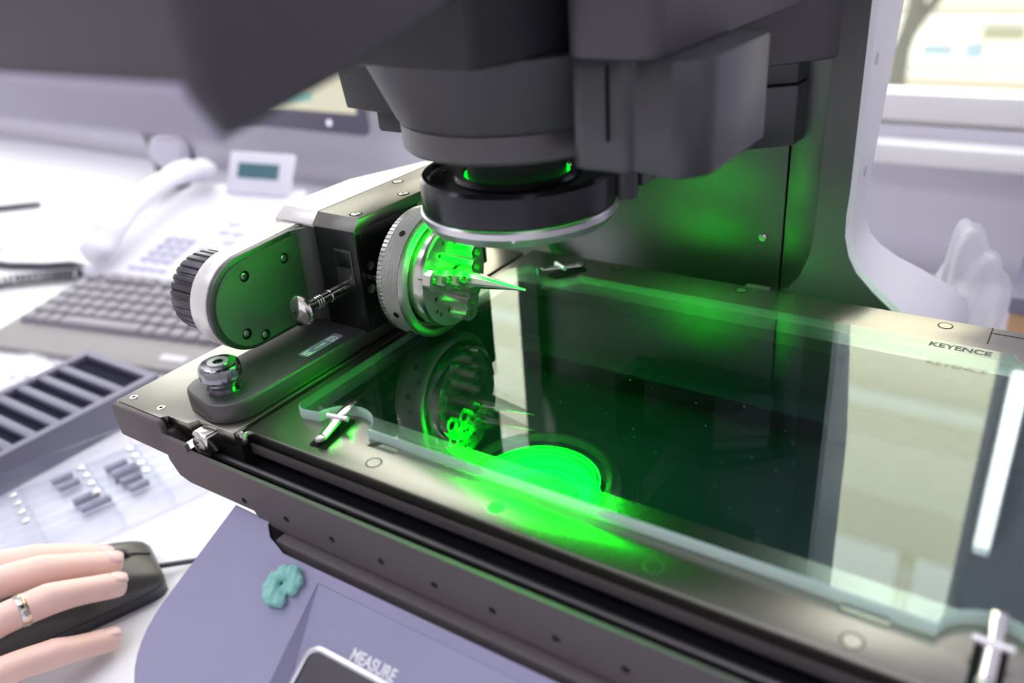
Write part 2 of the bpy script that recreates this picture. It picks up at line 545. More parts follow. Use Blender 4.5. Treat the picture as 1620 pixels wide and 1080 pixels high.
# ------------------------------------------------------------------ desk
dk = thing('desk', 'white laminate desk carrying the measuring machine, phone and keyboard', 'desk', (-1200, 300, -950))
B().box(-2700, 330, -500, 962, -215, -190).build('desktop', 'desk', dk, bevel=2)
for x in (-2600, 240):
    for y in (-420, 880):
        B().box(x, x + 60, y, y + 60, -950, -215).build('leg', 'frame', dk, bevel=2)

# ------------------------------------------------------------------ measuring machine: base, column, head
mm = thing('measuring_machine', 'charcoal optical measuring machine standing on the white desk', 'machine', (-212, 420, -190))
def pz(y):
    return -36 - 0.45 * (183 - min(y, 184))
plan = [(-295, 184)] + arc(-261, 138, 34, 180, 268, 10) + [(200, 104), (200, 175), (-254, 175), (-258, 176), (-266, 178), (-271, 182), (-272, 184)]
b = B()
bot = [b.bm.verts.new((x, y, -190)) for x, y in plan]
mid = [b.bm.verts.new((x, y, pz(y) - 2.2)) for x, y in plan]
def inset(x, y):
    cx, cy = max(-250, min(150, x)), max(140, min(170, y))
    d = Vector((cx - x, cy - y))
    d = d.normalized() * 1.8 if d.length > 0.1 else d
    return x + d.x, y + d.y
tp = [b.bm.verts.new((*inset(x, y), pz(y))) for x, y in plan]
n = len(plan)
b.bm.faces.new(bot[::-1]); b.bm.faces.new(tp)
for i in range(n):
    j = (i + 1) % n
    b.bm.faces.new((bot[i], bot[j], mid[j], mid[i]))
    b.bm.faces.new((mid[i], mid[j], tp[j], tp[i]))
cb = B()
def pz2(y):
    return -42.3 - 0.66 * (169 - y)
A = (-228, 169.5)
for p in ((-228, 169.5, pz(169.5)), (-214, 90, pz(90)), (-199, 90, pz2(90)), (230, 169.5, pz(169.5)), (230, 90, pz2(90)),
          (-228, 169.5, 0), (-214, 90, 0), (230, 169.5, 0), (230, 90, 0)):
    cb.bm.verts.new(p)
bmesh.ops.convex_hull(cb.bm, input=cb.bm.verts[:])
b.build('base', 'base', mm, cuts=[cb], ang=25)
B().box(-300, -110, 190, 560, -190, -76).build('rear_base', 'headdark', mm, bevel=4)
# measure button: chrome frame round a black key, lettering above it
th = math.atan(0.66)
pu, pv = Vector((1, 0, 0)), Vector((0, cos(th), sin(th)))
pn = pu.cross(pv)
def onp(x, y, h=0.0):
    return Vector((x, y, pz2(y))) + pn * h
def plate_ring(name, material, x0, x1, v0, v1, r, w, h0, h1, parent):
    """rounded frame on the sloped key field; v runs down the slope from y = 152"""
    o = Vector((0, 152, pz2(152)))
    out, inn = rrect(x0, x1, -v1, -v0, r), rrect(x0 + w, x1 - w, -v1 + w, -v0 - w, max(0.4, r - w))
    P3 = lambda p, h: o + pu * p[0] + pv * p[1] + pn * h
    b = B()
    rings = [[P3(p, h0) for p in out], [P3(p, h1 * 0.7) for p in out], [P3((q[0] * 0.6 + p[0] * 0.4, q[1] * 0.6 + p[1] * 0.4), h1) for p, q in zip(out, inn)], [P3(p, h1 * 0.7) for p in inn], [P3(p, h0) for p in inn]]
    b.loft(rings, caps=False)
    return b.build(name, material, parent)
fr = plate_ring('measure_button', 'silver', -217, -160, -0.6, 36, 7, 2.2, -0.5, 1.6, mm)
o = Vector((0, 152, pz2(152)))
b = B()
kk = rrect(-214.6, -162.4, -33.6, -1.8, 5)
b.loft([[o + pu * p[0] + pv * p[1] + pn * h for p in kk] for h in (-0.4, 0.5)])
b.build('key', 'button', fr)
textmesh('MEASURE', 6.6, onp(-197.3, 153.0, 0.02), pu, pv, 0.05, 0.025, 0.80).build('lettering', 'print', mm, smooth=False, label='white lettering above the button')
B().box(-262, 120, 177.5, 186, -62, -39).build('under_rail', 'rail', mm, bevel=1)

B().box(-276, 120, 186.5, 192, -76, -38.5).build('rail_backing', 'headdark', mm)
# column: two pillars with flared feet, a back panel between them, a white side cover
def pillar(sgn):
    out = [(-102, 560), (-102, 52), (-102.6, 38), (-102, 26), (-99, 15), (-94, 6), (-84, -4), (-73, -13), (-55, -28), (-46, -45), (-42, -70), (-42, -190)]
    inn = [(-200, -190), (-200, -26), (-160, -26), (-146, -21), (-132, -12), (-124, 0), (-119.5, 14), (-118.5, 26), (-118, 40), (-118, 560)]
    pts = out + inn
    if sgn < 0:
        pts = [(-424 - x, z) for x, z in pts]
    return pts
for s in (1, -1):
    pts = pillar(s)
    B().prism(pts, 'y', 463, 494).build('pillar', 'pillar', mm, bevel=0, ang=30)
def cover(sgn):
    prof = [(-102, 560, 560), (-102, 140, 530), (-102, 52, 501), (-102.6, 38, 497), (-102, 26, 500), (-99, 15, 505), (-94, 6, 512), (-84, -4, 520), (-73, -13, 530), (-55, -28, 545), (-46, -45, 560), (-42, -80, 575), (-42, -190, 580)]
    rings = []
    for i, (x, z, yb) in enumerate(prof):
        a, c = prof[max(0, i - 1)], prof[min(len(prof) - 1, i + 1)]
        t = Vector((c[0] - a[0], c[1] - a[1])).normalized()
        nx, nz = -t.y, t.x
        x2, z2 = x + nx * 2.5, z + nz * 2.5
        if sgn < 0:
            x, x2 = -424 - x, -424 - x2
        rings.append([(x, 464.5, z), (x2 , 466.5, z2), (x2, yb - 2, z2), (x, yb, z)])
    return B().loft(rings)
for s in (1, -1):
    cover(s).build('side_cover', 'white', mm, ang=50)
for z in (118, 58):
    B().cyl((-99.8, 478 if z == 118 else 482, z), 'x', 3.0, 0, 0.6, 20).build('cover_plug', 'lav', mm)
B().box(-306, -138, 470, 476, -60, 560).build('back_panel', 'panelback', mm, bevel=0.6)
B().box(-137.2, -118, 470.6, 476, -60, 560).build('back_panel_strip', 'panelback', mm, bevel=0.6)
B().box(-322, -104, 476, 495, -60, 560).build('column_core', 'headdark', mm)
for x in (-149, -275):
    screw(mm, (x, 469.5, 17), (0, -1, 0), 2.4, 1.6, 'panel_screw')

# head: rear housing, front housing, lens cover, bracket, sensor module, front cover
B().prism([(-318, 500), (-308, 462), (-268, 420), (-156, 416), (-116, 459), (-106, 500), (-106, 518), (-318, 518)], 'z', 120, 560).build('rear_housing', 'head', mm, bevel=3)
B().prism([(-290, 243), (-181, 243), (-168, 272), (-160, 300), (-160, 430), (-290, 430)], 'z', 150, 560).build('front_housing', 'headdark', mm, bevel=3)
B().prism(rrect(-158, -122, 263, 420, 9), 'z', 152, 560).build('drive_housing', 'head', mm, bevel=1.2)
prof = [(30, 121.4), (48.8, 121.4), (49.6, 122), (50.8, 124), (61, 147), (63, 151), (30, 151)]
B().lathe([(30, 109.5), (47.5, 109.5), (49, 111), (49.2, 121.2), (30, 121.2)], (-212, 311, 0), 'z', 96, closed=True).build('lens_cover_band', 'pillar', mm, ang=28)
B().lathe(prof, (-212, 311, 0), 'z', 96, closed=True).build('lens_cover', 'head', mm, ang=28)
bp = arc(-151.5, 274.5, 8.5, 180, 270, 5)[3:] + arc(-137, 271, 5, 270, 330, 5) + arc(-121, 279, 14, 285, 360, 8) + [(-107, 330), (-160, 330), (-160, 276)]
B().prism(bp, 'z', 112.5, 152).build('bracket', 'brace', mm, bevel=1.4)
B().box(-142.0, -141.2, 264.9, 266.6, 124, 150).build('bracket_seam', 'cavity', mm)
B().prism([(-212, 440), (-205, 431), (-160, 431), (-131, 455), (-130, 492), (-212, 492)], 'z', 76, 108).build('sensor_module', 'brace', mm, bevel=2)
B().prism([(-196, 440), (-190, 433), (-160, 433), (-132, 456), (-131, 492), (-196, 492)], 'z', 108.6, 122).build('module_lid', 'brace', mm, bevel=1)
B().box(-230, -196, 436, 490, 80, 122).build('module_mount', 'cavity', mm)
B().prism([(-349, 126), (-346, 107), (-327, 106), (-300, 105), (-300, 150), (-360, 150)], 'y', 345, 400).build('left_module', 'black', mm, bevel=1)
B().prism(rrect(-327, -305, 95, 110, 2.5), 'y', 348, 380).build('module_cap', 'black', mm, bevel=0.6)
B().cyl((-212, 311, 0), 'z', 9, 82, 90, 24).build('probe_cap', 'black', mm)
fc = B().prism([(106, 560), (106, 172.5), (113, 161), (151, 168), (195, 179), (236, 192), (242, 200), (242, 560)], 'x', -300, -147)
fc.build('front_cover', 'head', mm, bevel=2.5, seg=3)
B().prism([(105.2, 173.6), (105.0, 171.6), (111.6, 160.0), (115, 160.2), (113.5, 163), (107.5, 173)], 'x', -299, -149.5).build('cover_trim', 'trimlav', mm, bevel=0.5, label='pale lower edge of the front cover')  # pale lavender strip over the lower front chamfer

# lens and ring light
rl = thing('ring_light', 'black ring light with silver lower rim under the lens', 'lamp', (-212, 311, 74))
c = (-212, 311, 0)
B().lathe([(43.6, 81), (43.9, 81.5), (43.9, 94.5), (42.6, 96), (40.5, 96), (39.5, 94.2), (29, 93.6), (28, 95.2), (24.6, 95.2), (23.9, 94.4), (23.9, 90), (36, 85.5), (39, 81)], c, 'z', 128, closed=True).build('housing_ring', 'ringmetal', rl, ang=25)
B().lathe([(44.2, 80.8), (44.9, 80), (44.9, 77.4), (42.6, 73.6), (40, 73.2), (37, 76), (36.5, 80.8)], c, 'z', 128, closed=True).build('silver_rim', 'silver', rl, ang=25)
B().lathe([(33.2, 77.0), (31.5, 77.6), (27, 82), (22.8, 86.6), (22.8, 89), (26, 88.6), (33.5, 80.5), (34.4, 78)], c, 'z', 96, closed=True).build('diffuser', 'green', rl)
B().lathe([(22.6, 89.2), (23.9, 89.2), (23.9, 89.8), (22.6, 89.8)], c, 'z', 96, closed=True).build('light_gap', 'greenglow', rl)  # glowing ring stands in for diffuser light leaking up round the barrel
for r0_, z0_ in ((32.3, 77.0), (30.2, 78.3), (24.4, 84.6)):
    B().lathe([(r0_, z0_), (r0_ - 0.55, z0_ + 0.5), (r0_ - 0.1, z0_ + 0.9), (r0_ + 0.4, z0_ + 0.3)], c, 'z', 96, closed=True).build('baffle_ring', 'blackmetal', rl)
B().lathe([(37, 75.9), (33.8, 76.6), (34.4, 78), (37, 78)], c, 'z', 96, closed=True).build('diffuser_frame', 'blackmetal', rl)
B().box(-175, -166, 345, 440, 82, 92).build('mounting_arm', 'brace', rl, bevel=1)
B().cyl((-173, 338, 0), 'z', 7, 79, 94, 28).build('mounting_boss', 'brace', rl)
for a in (200, 320):
    B().cyl((-212 + 34 * cos(radians(a)), 311 + 34 * sin(radians(a)), 93.7), 'z', 1.6, 0, 0.5, 16).build('mounting_hole', 'cavity', rl)
for a in (300,):
    B().lathe([(0, 0), (1, 0), (0.8, 0.7), (0, 1)], (-212 + 44.2 * cos(radians(a)), 311 + 44.2 * sin(radians(a)), 77), (cos(radians(a)), sin(radians(a)), 0), 12).build('set_screw', 'chrome', rl)
ob = thing('objective_lens', 'black objective lens barrel hanging through the ring light', 'lens', (-212, 311, 87))
B().lathe([(19, 88), (21.6, 88), (22.4, 90), (22.4, 110), (19, 110)], c, 'z', 72, closed=True).build('barrel', 'black', ob)
B().lathe([(0, 91.5), (12, 90.5), (19.2, 88.4), (19.2, 93), (0, 93)], c, 'z', 48).build('front_lens', 'lens', ob)
B().lathe([(0, 0), (0.9, 0), (0.7, 0.5), (0, 0.7)], (-212 + 22.3 * cos(radians(285)), 311 + 22.3 * sin(radians(285)), 93.5), (cos(radians(285)), sin(radians(285)), 0), 12).build('set_screw', 'chrome', ob)

# ------------------------------------------------------------------ stage
st = thing('measuring_stage', 'metal stage frame with front rail that carries the glass plate', 'stage', (-160, 320, -38))
cut1 = B().box(-276, 30, 236, 398, -30, 10)
cut1.bm.verts.ensure_lookup_table()
fb = B().box(-296, 90, 200, 447, -12, -5)
cuts = [cut1, B().prism([(-237, 216.6), (-221.5, 216.6), (-221.5, 223), (-233.5, 223)], 'z', -6.2, 0), B().box(-37, -22, 216.6, 223, -6.2, 0)]
fb.build('stage_plate', 'plate', st, cuts=cuts, bevel=0.5)
B().box(-296, 90, 200.2, 206, -18, -11.5).build('plate_lip', 'rail', st, bevel=0.5)
B().prism([(-378, 187.5), (-343, 187.5), (-341, 190.5), (-326, 190.5), (-324, 195), (-299, 195), (-299, 440), (-378, 440)], 'z', -12, -5).build('end_plate', 'plate', st, bevel=0.35)
for x, y in ((-372, 193.5), (-350, 193.5)):
    s = B().lathe([(1.0, 0), (2.0, 0.0), (1.9, 0.35), (1.0, 0.35)], (x, y, -5), 'z', 20, closed=True).build('rivet', 'silver', st)
    B().cyl((x, y, -5), 'z', 0.95, 0, 0.15, 16).build('rivet_hole', 'cavity', s)
B().prism([(-378.5, -7), (-376.5, -5.1), (-341, -5.1), (-339, -7), (-336.3, -23.6), (-376, -22.6)], 'y', 184, 187.4).build('end_cap', 'rail', st, bevel=0.7)
B().box(-378, -338, 187.4, 440, -22, -12).build('end_block', 'rail', st, bevel=0.6)
rail = B().prism([(-338.5, -11), (-320, -11), (-319, -14.5), (90, -14.5), (90, -38), (-272, -38), (-276, -37), (-279, -33), (-324, -33), (-331, -31), (-336, -24)], 'y', 182.5, 184.6)
holes = [B().cyl((-284.5 + 27.2 * k, 182, -29.6), 'y', 1.75, -2, 1.9, 16) for k in range(13)]
hb = B()
for h in holes:
    off = len(hb.bm.verts)
    h.bm.verts.ensure_lookup_table()
    mp = [hb.bm.verts.new(v.co) for v in h.bm.verts]
    h.bm.verts.index_update()
    for f in h.bm.faces:
        hb.bm.faces.new([mp[v.index] for v in f.verts])
    h.bm.free()
rl2 = rail.build('front_rail', 'rail', st, cuts=[hb], bevel=0)
for k in range(13):
    B().cyl((-284.5 + 27.2 * k, 182, -29.6), 'y', 1.75, 1.4, 2.5, 12).build('screw_hole', 'cavity', rl2)
B().box(-336, 90, 186.8, 204, -30, -25).box(-297, 90, 204, 208, -30, -12).box(-336, -297, 204, 208, -30, -12).build('trough', 'cavity', st)
B().cyl((0, 193.5, -21), 'x', 1.8, -322, 90, 16).build('slide_rod', 'bar', st)
B().box(-326, -296, 195.5, 205, -24, -7).build('trough_end', 'cavity', st)
wl = B()
wl.box(-282, 60, 228, 410, -72, -68).box(-282, -277, 228, 410, -68, -12).box(55, 60, 228, 410, -68, -12).box(-282, 60, 228, 233, -68, -12).box(-282, 60, 405, 410, -68, -12)
wl.build('well', 'well', st)
B().prism([(-277, 386), (-195, 386), (60, 386), (60, 405), (-277, 405)], 'z', -46, -44).build('well_ledge', 'well', st, bevel=0.5)
for x, y in ((-225, 208.3), (-162, 208.3), (-96, 207.5), (-30, 207), (36, 207), (-43, 440), (-150, 440), (-230, 441)):
    q = B().lathe([(3.0, 0), (3.6, 0), (3.6, 0.06), (3.0, 0.06)], (x, y, -5), 'z', 36, closed=True).build('plug_ring', 'cavity' if x not in (-162, -96) else 'screw', st)
    B().lathe([(0, 0.05), (3.0, 0.05), (3.0, 0)], (x, y, -5), 'z', 32).build('plug', 'plate', q)
B().box(-22, 90, 440.5, 441.2, -5.05, -4.95).build('rail_seam', 'cavity', st)
B().box(-22.6, -22, 428, 447, -5.05, -4.95).build('rail_seam', 'cavity', st)
B().box(-150, -136, 446.2, 450, -9, -4.4).build('stop_block', 'rail', st, bevel=0.4)
pb = thing('pivot_pin', 'small chrome pivot pin block under the clamp bar', 'fitting', (-315, 196, -18))
B().box(-320.5, -309.5, 187.2, 207, -17, -6.2, rot=-0.05).build('block', 'chrome', pb, bevel=1.8, seg=3)
screw(pb, (-315, 187.2, -11.6), (0, -1, 0), 4.2, 1.2, 'end_screw', rad=0.5)
B().cyl((-296, 203, -7.5), (0, -1, 0), 1.5, 0, 6, 16).build('pin', 'chrome', pb)
screw(pb, (-296, 197.2, -7.5), (0, -1, 0), 3.6, 1.6, 'end_screw', rad=0.9)

# glass stage plate with two notches front and two back
def notch(cx, y, r, sgn):
    """arc that bites into the glass from the front (sgn 1) or the back (sgn -1), left to right for sgn 1"""
    return [(cx - r * cos(radians(a)), y + sgn * r * sin(radians(a))) for a in [12 + (156) * i / 14 for i in range(15)]]
GL, GR, GF, GB = -285, 36, 219.5, 413
gp = arc(GL + 7, GF + 7, 7, 180, 270, 6) + notch(-254.5, GF - 1.5, 15.2, 1) + notch(5.5, GF - 1.5, 15.2, 1) + arc(GR - 7, GF + 7, 7, 270, 360, 6)
gp += arc(GR - 7, GB - 7, 7, 0, 90, 6) + notch(5.5, GB + 1.5, 15.2, -1)[::-1] + notch(-254.5, GB + 1.5, 15.2, -1)[::-1] + [(-276, GB), (GL, 401)]
gt = thing('stage_glass', 'clear greenish glass plate with notched corners lying on the stage frame', 'glass plate', (-125, 316, -5))
b = B()
lo = [b.bm.verts.new((x, y, -4.9)) for x, y in gp]
hi = [b.bm.verts.new((x, y, 0)) for x, y in gp]
b.bm.faces.new(lo[::-1]); b.bm.faces.new(hi)
g = b.build('pane', 'glass', gt, smooth=False)
def inset_poly(pts, d):
    out = []
    n = len(pts)
    for i in range(n):
        a, p, q = Vector(pts[i - 1]), Vector(pts[i]), Vector(pts[(i + 1) % n])
        n1 = Vector((-(p - a).y, (p - a).x)).normalized()
        n2 = Vector((-(q - p).y, (q - p).x)).normalized()
        k = (n1 + n2)
        k = k / max(0.35, k.length_squared / 2)
        out.append((p.x + k.x * d, p.y + k.y * d))
    return out
gi = inset_poly(gp, 0.7)
b = B()
b.loft([[(x, y, -4.85) for x, y in gp], [(x, y, -0.6) for x, y in gp], [(x, y, -0.01) for x, y in gi]], caps=False)
ge_ = b.build('ground_edge', 'edge', gt, ang=60, label='frosted pale green ground edge')
# an open band: make sure its ground side looks outwards
far = min(ge_.data.polygons, key=lambda p: p.center.x)
if far.normal.x > 0:
    ge_.data.flip_normals()
    ge_.data.set_sharp_from_angle(angle=radians(60))

textmesh('KEYENCE', 6.3, (-45.2, 404.6, 0.0), (1, 0, 0), (0.05, 1, 0), 0.03, 0.03).build('lettering', 'printdark', gt, smooth=False, label='dark lettering along the rear edge')
def clip(x, y, rot, label):
    t = thing('glass_clip', label, 'clip', (x, y, -5), 'spring clips that hold the glass')
    def tr(b):
        for v in b.bm.verts:
            dx, dy = v.co.x, v.co.y
            v.co.x, v.co.y = x + dx * cos(rot) - dy * sin(rot), y + dx * sin(rot) + dy * cos(rot)
        return b
    tr(B().prism(rrect(-4.5, 4.5, -16, 8, 1), 'z', -5, -4.6)).build('slot', 'cavity', t)
    tr(B().prism([(-14, -2.6), (-12, -3.6), (4, -1.4), (14, 0.6), (14, 2.0), (3, 0.8), (-12, -1.8), (-14, -1.6)], 'x', -2.4, 2.4)).build('lever', 'chrome', t, bevel=0.5)
    tr(B().cyl((0, 1, 0.3), 'x', 1.3, -5.5, 5.5, 16)).build('pivot', 'silver', t)
    s = tr(B().lathe([(0, 0), (2.6, 0), (2.4, 1.2), (0, 1.8)], (0, -13.2, -2.4), 'z', 20)).build('end_screw', 'screw', t)
    return t
clip(-258, 221, 0.16, 'chrome spring clip in the front notch beside the clamp bar')
clip(-257, 419, pi - 0.5, 'small chrome spring clip in the rear notch behind the steel cone')
clip(5.5, 219, 0.0, 'pale blurred spring clip at the near corner of the glass')

# ------------------------------------------------------------------ rotary unit
ru = thing('rotary_unit', 'silver and black rotary axis unit clamped beside the glass', 'rotary unit', (-322, 265, -5))
bp = arc(-330, 211, 12, 180, 262, 8) + arc(-317, 212, 16, 270, 352, 8) + [(-301, 345), (-342, 345)]
bm_ = B().prism(bp, 'z', -5, 5)
bar = bm_.build('clamp_bar', 'bar', ru, bevel=1.3, seg=3)
B().prism(inset_poly(bp, 3), 'z', -11, -5).build('bar_foot', 'cavity', bar)
B().prism(rrect(-313.8, -306.8, 251.5, 278.5, 1.6), 'z', 5, 5.06).build('icon_field', 'base2', bar)
textmesh('B', 5.2, (-308.3, 254.2, 5.06), (0, 1, 0), (-1, 0, 0), 0.03, 0.0).build('lettering', 'print', bar, smooth=False)
textmesh('D', 5.2, (-308.3, 270.6, 5.06), (0, 1, 0), (-1, 0, 0), 0.03, 0.0).build('lettering', 'print', bar, smooth=False)
ic = B()
ic.box(-310.4, -309.9, 260.5, 268.5, 5.05, 5.12).box(-310.9, -309.4, 264.6, 267.2, 5.05, 5.12)
for zz_ in ((-312.2, -311.7, 253.4, 258.6), (-308.0, -307.5, 253.4, 258.6), (-312.2, -307.5, 253.0, 253.5), (-312.2, -311.7, 270.0, 275.2), (-308.0, -307.5, 270.0, 275.2), (-312.2, -307.5, 274.9, 275.4)):
    ic.box(*zz_, 5.05, 5.12)
ic.build('icons', 'print', bar)
ts = B().lathe([(0, 5), (8.6, 5), (8.6, 5.5), (6.6, 5.6), (6.6, 8.6), (7.6, 8.7), (7.6, 9.6), (6.9, 9.7), (6.9, 11.2), (9.2, 11.3), (9.9, 12), (9.9, 16.6), (9.2, 18.0), (8.2, 18.7), (5.2, 18.8), (5.0, 19.2), (0, 19.2)], (-321, 211, 0), 'z', 60,
                mod=lambda k, t, r: r * (1 - 0.03 * (cos(12 * t) > 0.8)) if r > 9.8 else r).build('thumb_screw', 'darkchrome', ru, cuts=[B().prism([(-321 + 2.4 * cos(radians(a)), 211 + 2.4 * sin(radians(a))) for a in range(0, 360, 60)], 'z', 17.4, 22)], ang=30)
B().lathe([(2.6, 19.2), (5.0, 19.2), (5.0, 19.35), (2.6, 19.35)], (-321, 211, 0), 'z', 40, closed=True).build('socket_face', 'silver', ts)
# gear housing: white rear part, grey cover with screws, black side
hy = [(288.5, 4), (288.5, 60), (293.5, 65.5), (398, 65.5), (398, 4)]
B().prism([(-357, 290), (-357, 345), (-331, 398), (-327.4, 398), (-327.4, 290)], 'z', 4, 60).build('housing_side', 'whitemetal', ru, bevel=1)
b = B()
b.loft([[(-356, 289, 60), (-327.4, 288.6, 60), (-327.4, 398, 60), (-332, 398, 60), (-357, 345, 60)],
        [(-353.5, 295, 66), (-327.4, 294.5, 66), (-327.4, 398, 66), (-332, 398, 66), (-353, 345, 66)]])
b.build('housing_lid', 'whitemetal', ru, bevel=0.5)
b = B()
b.loft([[(-327.2, 288.4, 60), (-297.8, 288.4, 60), (-297.8, 398, 60), (-327.2, 398, 60)],
        [(-327.2, 294.5, 65.8), (-297.8, 293.5, 65.8), (-297.8, 398, 65.8), (-327.2, 398, 65.8)]])
b.build('top_cover', 'greymetal', ru, bevel=0.4)
for x, y in ((-304.5, 298.5), (-303.5, 335), (-322, 352)):
    s = B().lathe([(2.6, 0), (3.4, 0), (3.4, 0.06), (2.6, 0.06)], (x, y, 65.8), 'z', 28, closed=True).build('screw_rim', 'cavity', ru)
    screw(s, (x, y, 65.75), 'z', 2.5, 0.5, 'screw')
hb_ = B().box(-326.5, -298, 288.5, 398, 4, 60)
hs_ = hb_.build('gear_housing', 'blackmetal', ru, bevel=0.5)
fr2 = B().prism([(-314, 30), (-302, 30), (-302, 49.5), (-314, 49.5)], 'y', 287.9, 288.6).build('access_plate', 'bar', hs_, bevel=0.3)
B().box(-313, -303, 287.6, 288, 40, 48.5).build('access_door', 'blackmetal', fr2, bevel=0.2)
for y, z in ((297, 39), (295, 27), (341, 58)):
    screw(hs_, (-298, y, z), 'x', 2.6, 0.5, 'screw', rad=0.4)
B().prism([(289.5, 5), (292, 5), (292, 58), (289.5, 58)], 'x', -298.1, -297.6).build('edge_trim', 'blackmetal', hs_)
# arm with dark face plate
def lobe(r, yend, z_end, grow=0):
    return arc(248, 32, r, 90, 270, 20) + [(yend, 32 - r), (yend, z_end)]
b = B().prism(lobe(25.2, 292, 59.5) , 'x', -351.5, -339)
arm = b.build('arm_shell', 'whitemetal', ru, bevel=1.2, seg=3)
b = B().prism(lobe(25.2, 290, 59.2), 'x', -339, -335.6)
ap = b.build('arm_rim', 'bar', ru, bevel=0.8)
cuts = []
scr = ((246, 46.5), (272.5, 46.5), (240, 17.5), (251, 12), (275, 15.5), (275.5, 9.2))
fpb = B().prism(lobe(22.6, 289, 56.4), 'x', -336, -334.2)
cc = B()
for y, z in scr[:4]:
    t_ = B().cyl((-337, y, z), 'x', 3.0, -1.5, 5, 20)
    t_.bm.verts.index_update()
    mp = [cc.bm.verts.new(v.co) for v in t_.bm.verts]
    for f in t_.bm.faces:
        cc.bm.faces.new([mp[v.index] for v in f.verts])
    t_.bm.free()
fp = fpb.build('face_plate', 'faceplate', ru, cuts=[cc], bevel=0)
for y, z in scr:
    B().cyl((-335.6, y, z), 'x', 3.0, 0, 0.25, 20).build('counterbore', 'cavity', fp)
    B().lathe([(2.9, -0.4), (3.2, -0.4), (3.15, 0.08), (2.95, 0.04)], (-334.2, y, z), 'x', 24, closed=True).build('bore_rim', 'faceplate', fp)
    screw(fp, (-335.4, y, z), 'x', 1.8, 0.8, 'screw', rad=0.3 + y)
# concave web from arm to housing
b = B().prism([(-335, 280)] + [(-326 - 9 * cos(radians(a)), 280 + 8.6 * sin(radians(a))) for a in (0, 20, 40, 60, 80, 90)] + [(-318, 288.5), (-318, 292), (-340, 292), (-340, 280)], 'z', 6, 58.5)
b.build('arm_web', 'bar', ru, ang=60)
kn = B().lathe([(0, -374), (17, -374), (20.5, -372.8), (21.2, -371), (21.2, -355), (20.4, -353.5), (17, -352.5), (17, -350), (0, -350)], (0, 248, 32), 'x', 180,
               mod=lambda k, t, r: r - (0.9 if (r > 20 and (t * 30 / (2 * pi)) % 1 < 0.22) else 0)).build('ridged_knob', 'knob', ru, ang=30)
B().lathe([(18, -353.5), (22.5, -353.5), (22.5, -351.2), (18, -351.2)], (0, 248, 32), 'x', 72, closed=True).build('knob_collar', 'bar', ru)
# pull pin
pp = B().lathe([(0, 252.2), (5.8, 252.2), (7.2, 252.6), (7.7, 253.4), (7.4, 254.6), (5.0, 256.0), (3.5, 257.6), (3.1, 260), (3.1, 272), (3.4, 272.4), (3.4, 288.5), (0, 288.5)], (-306, 0, 30.5), 'y', 40).build('pull_pin', 'chrome', ru, ang=30)
for y in (262.6, 264.2, 265.8):
    B().lathe([(3.0, y), (3.3, y + 0.3), (3.3, y + 0.7), (3.0, y + 1)], (-306, 0, 30.5), 'y', 28, closed=True).build('pin_ridge', 'chrome', pp)

# ------------------------------------------------------------------ three jaw chuck
ck = thing('three_jaw_chuck', 'steel three jaw chuck with knurled ring facing the lens', 'chuck', (-270, 312, 35))
CX = (0, 312, 35)
b = B()
NS, prof = 420, []
for i in range(57):
    prof.append((33.2, -275.2 + 10.2 * i / 56))
def knurl(k, t, r):
    u = t * 210 / (2 * pi)
    v = (-275.2 + 10.2 * k / 56) * 1.0
    f1 = abs(((u + v) % 1) - 0.5) * 2
    f2 = abs(((u - v) % 1) - 0.5) * 2
    return 33.25 - 0.42 * max(max(0, f1 - 0.55), max(0, f2 - 0.55)) / 0.45
NS = 840
b.lathe(prof, CX, 'x', NS, mod=knurl)
b.lathe([(33.0, -265.0), (33.4, -264.6), (32.4, -263), (31.2, -262), (29.4, -261.6), (28.4, -262.4), (28.2, -268), (20, -268), (20, -279), (31.8, -279), (32.8, -278.4)], CX, 'x', 120)
kr = b.build('knurled_ring', 'steel2', ck, ang=50)
b = B().lathe([(32.8, -278.4), (33.2, -278.2), (33.2, -275.2), (32.6, -275.1)], CX, 'x', 720, mod=lambda k, t, r: r - (0.35 if (t * 90 / (2 * pi)) % 1 < 0.25 and k in (1, 2) else 0))
b.build('graduation_band', 'steel2', kr, ang=50)
for a in (228, 125, 330, 200):
    d = (0, cos(radians(a)), sin(radians(a)))
    B().cyl((-269.5, 312 + 33.0 * d[1], 35 + 33.0 * d[2]), d, 1.7, -1, 0.42, 20).build('key_hole', 'cavity', kr)
B().lathe([(0, -298), (9, -298), (9, -279), (0, -279)], CX, 'x', 40).build('spindle', 'blackmetal', ck)
B().cyl((-290, 296, 33), 'x', 1.6, -8, 12, 16).build('drive_pin', 'chrome', ck)
cutb = B()
JA = (163, 43, 283)
for a in JA:
    t = radians(a)
    d, n_ = (cos(t), sin(t)), (-sin(t), cos(t))
    vs = []
    for xx_ in (-257.5, -250):
        for s, q in ((1.5, -0.35), (30, -0.35), (30, 0.35), (1.5, 0.35)):
            vs.append(cutb.bm.verts.new((xx_, 312 + d[0] * s + n_[0] * q, 35 + d[1] * s + n_[1] * q)))
    for f in ((0, 1, 2, 3), (4, 7, 6, 5), (0, 4, 5, 1), (1, 5, 6, 2), (2, 6, 7, 3), (3, 7, 4, 0)):
        cutb.bm.faces.new([vs[i] for i in f])
body = B().lathe([(0, -272), (26.6, -272), (26.8, -257.6), (26.2, -256), (25.6, -255.2), (0, -255.2)], CX, 'x', 96).build('chuck_body', 'steel', ck, cuts=[cutb], ang=30)
for a in JA:
    for r_, da in ((17.5, 38), (21, 55), (17.5, -38), (21, -55)):
        t = radians(a + da)
        B().cyl((-255.2, 312 + r_ * cos(t), 35 + r_ * sin(t)), 'x', 1.05, -0.5, 0.04, 14).build('face_hole', 'cavity', body)
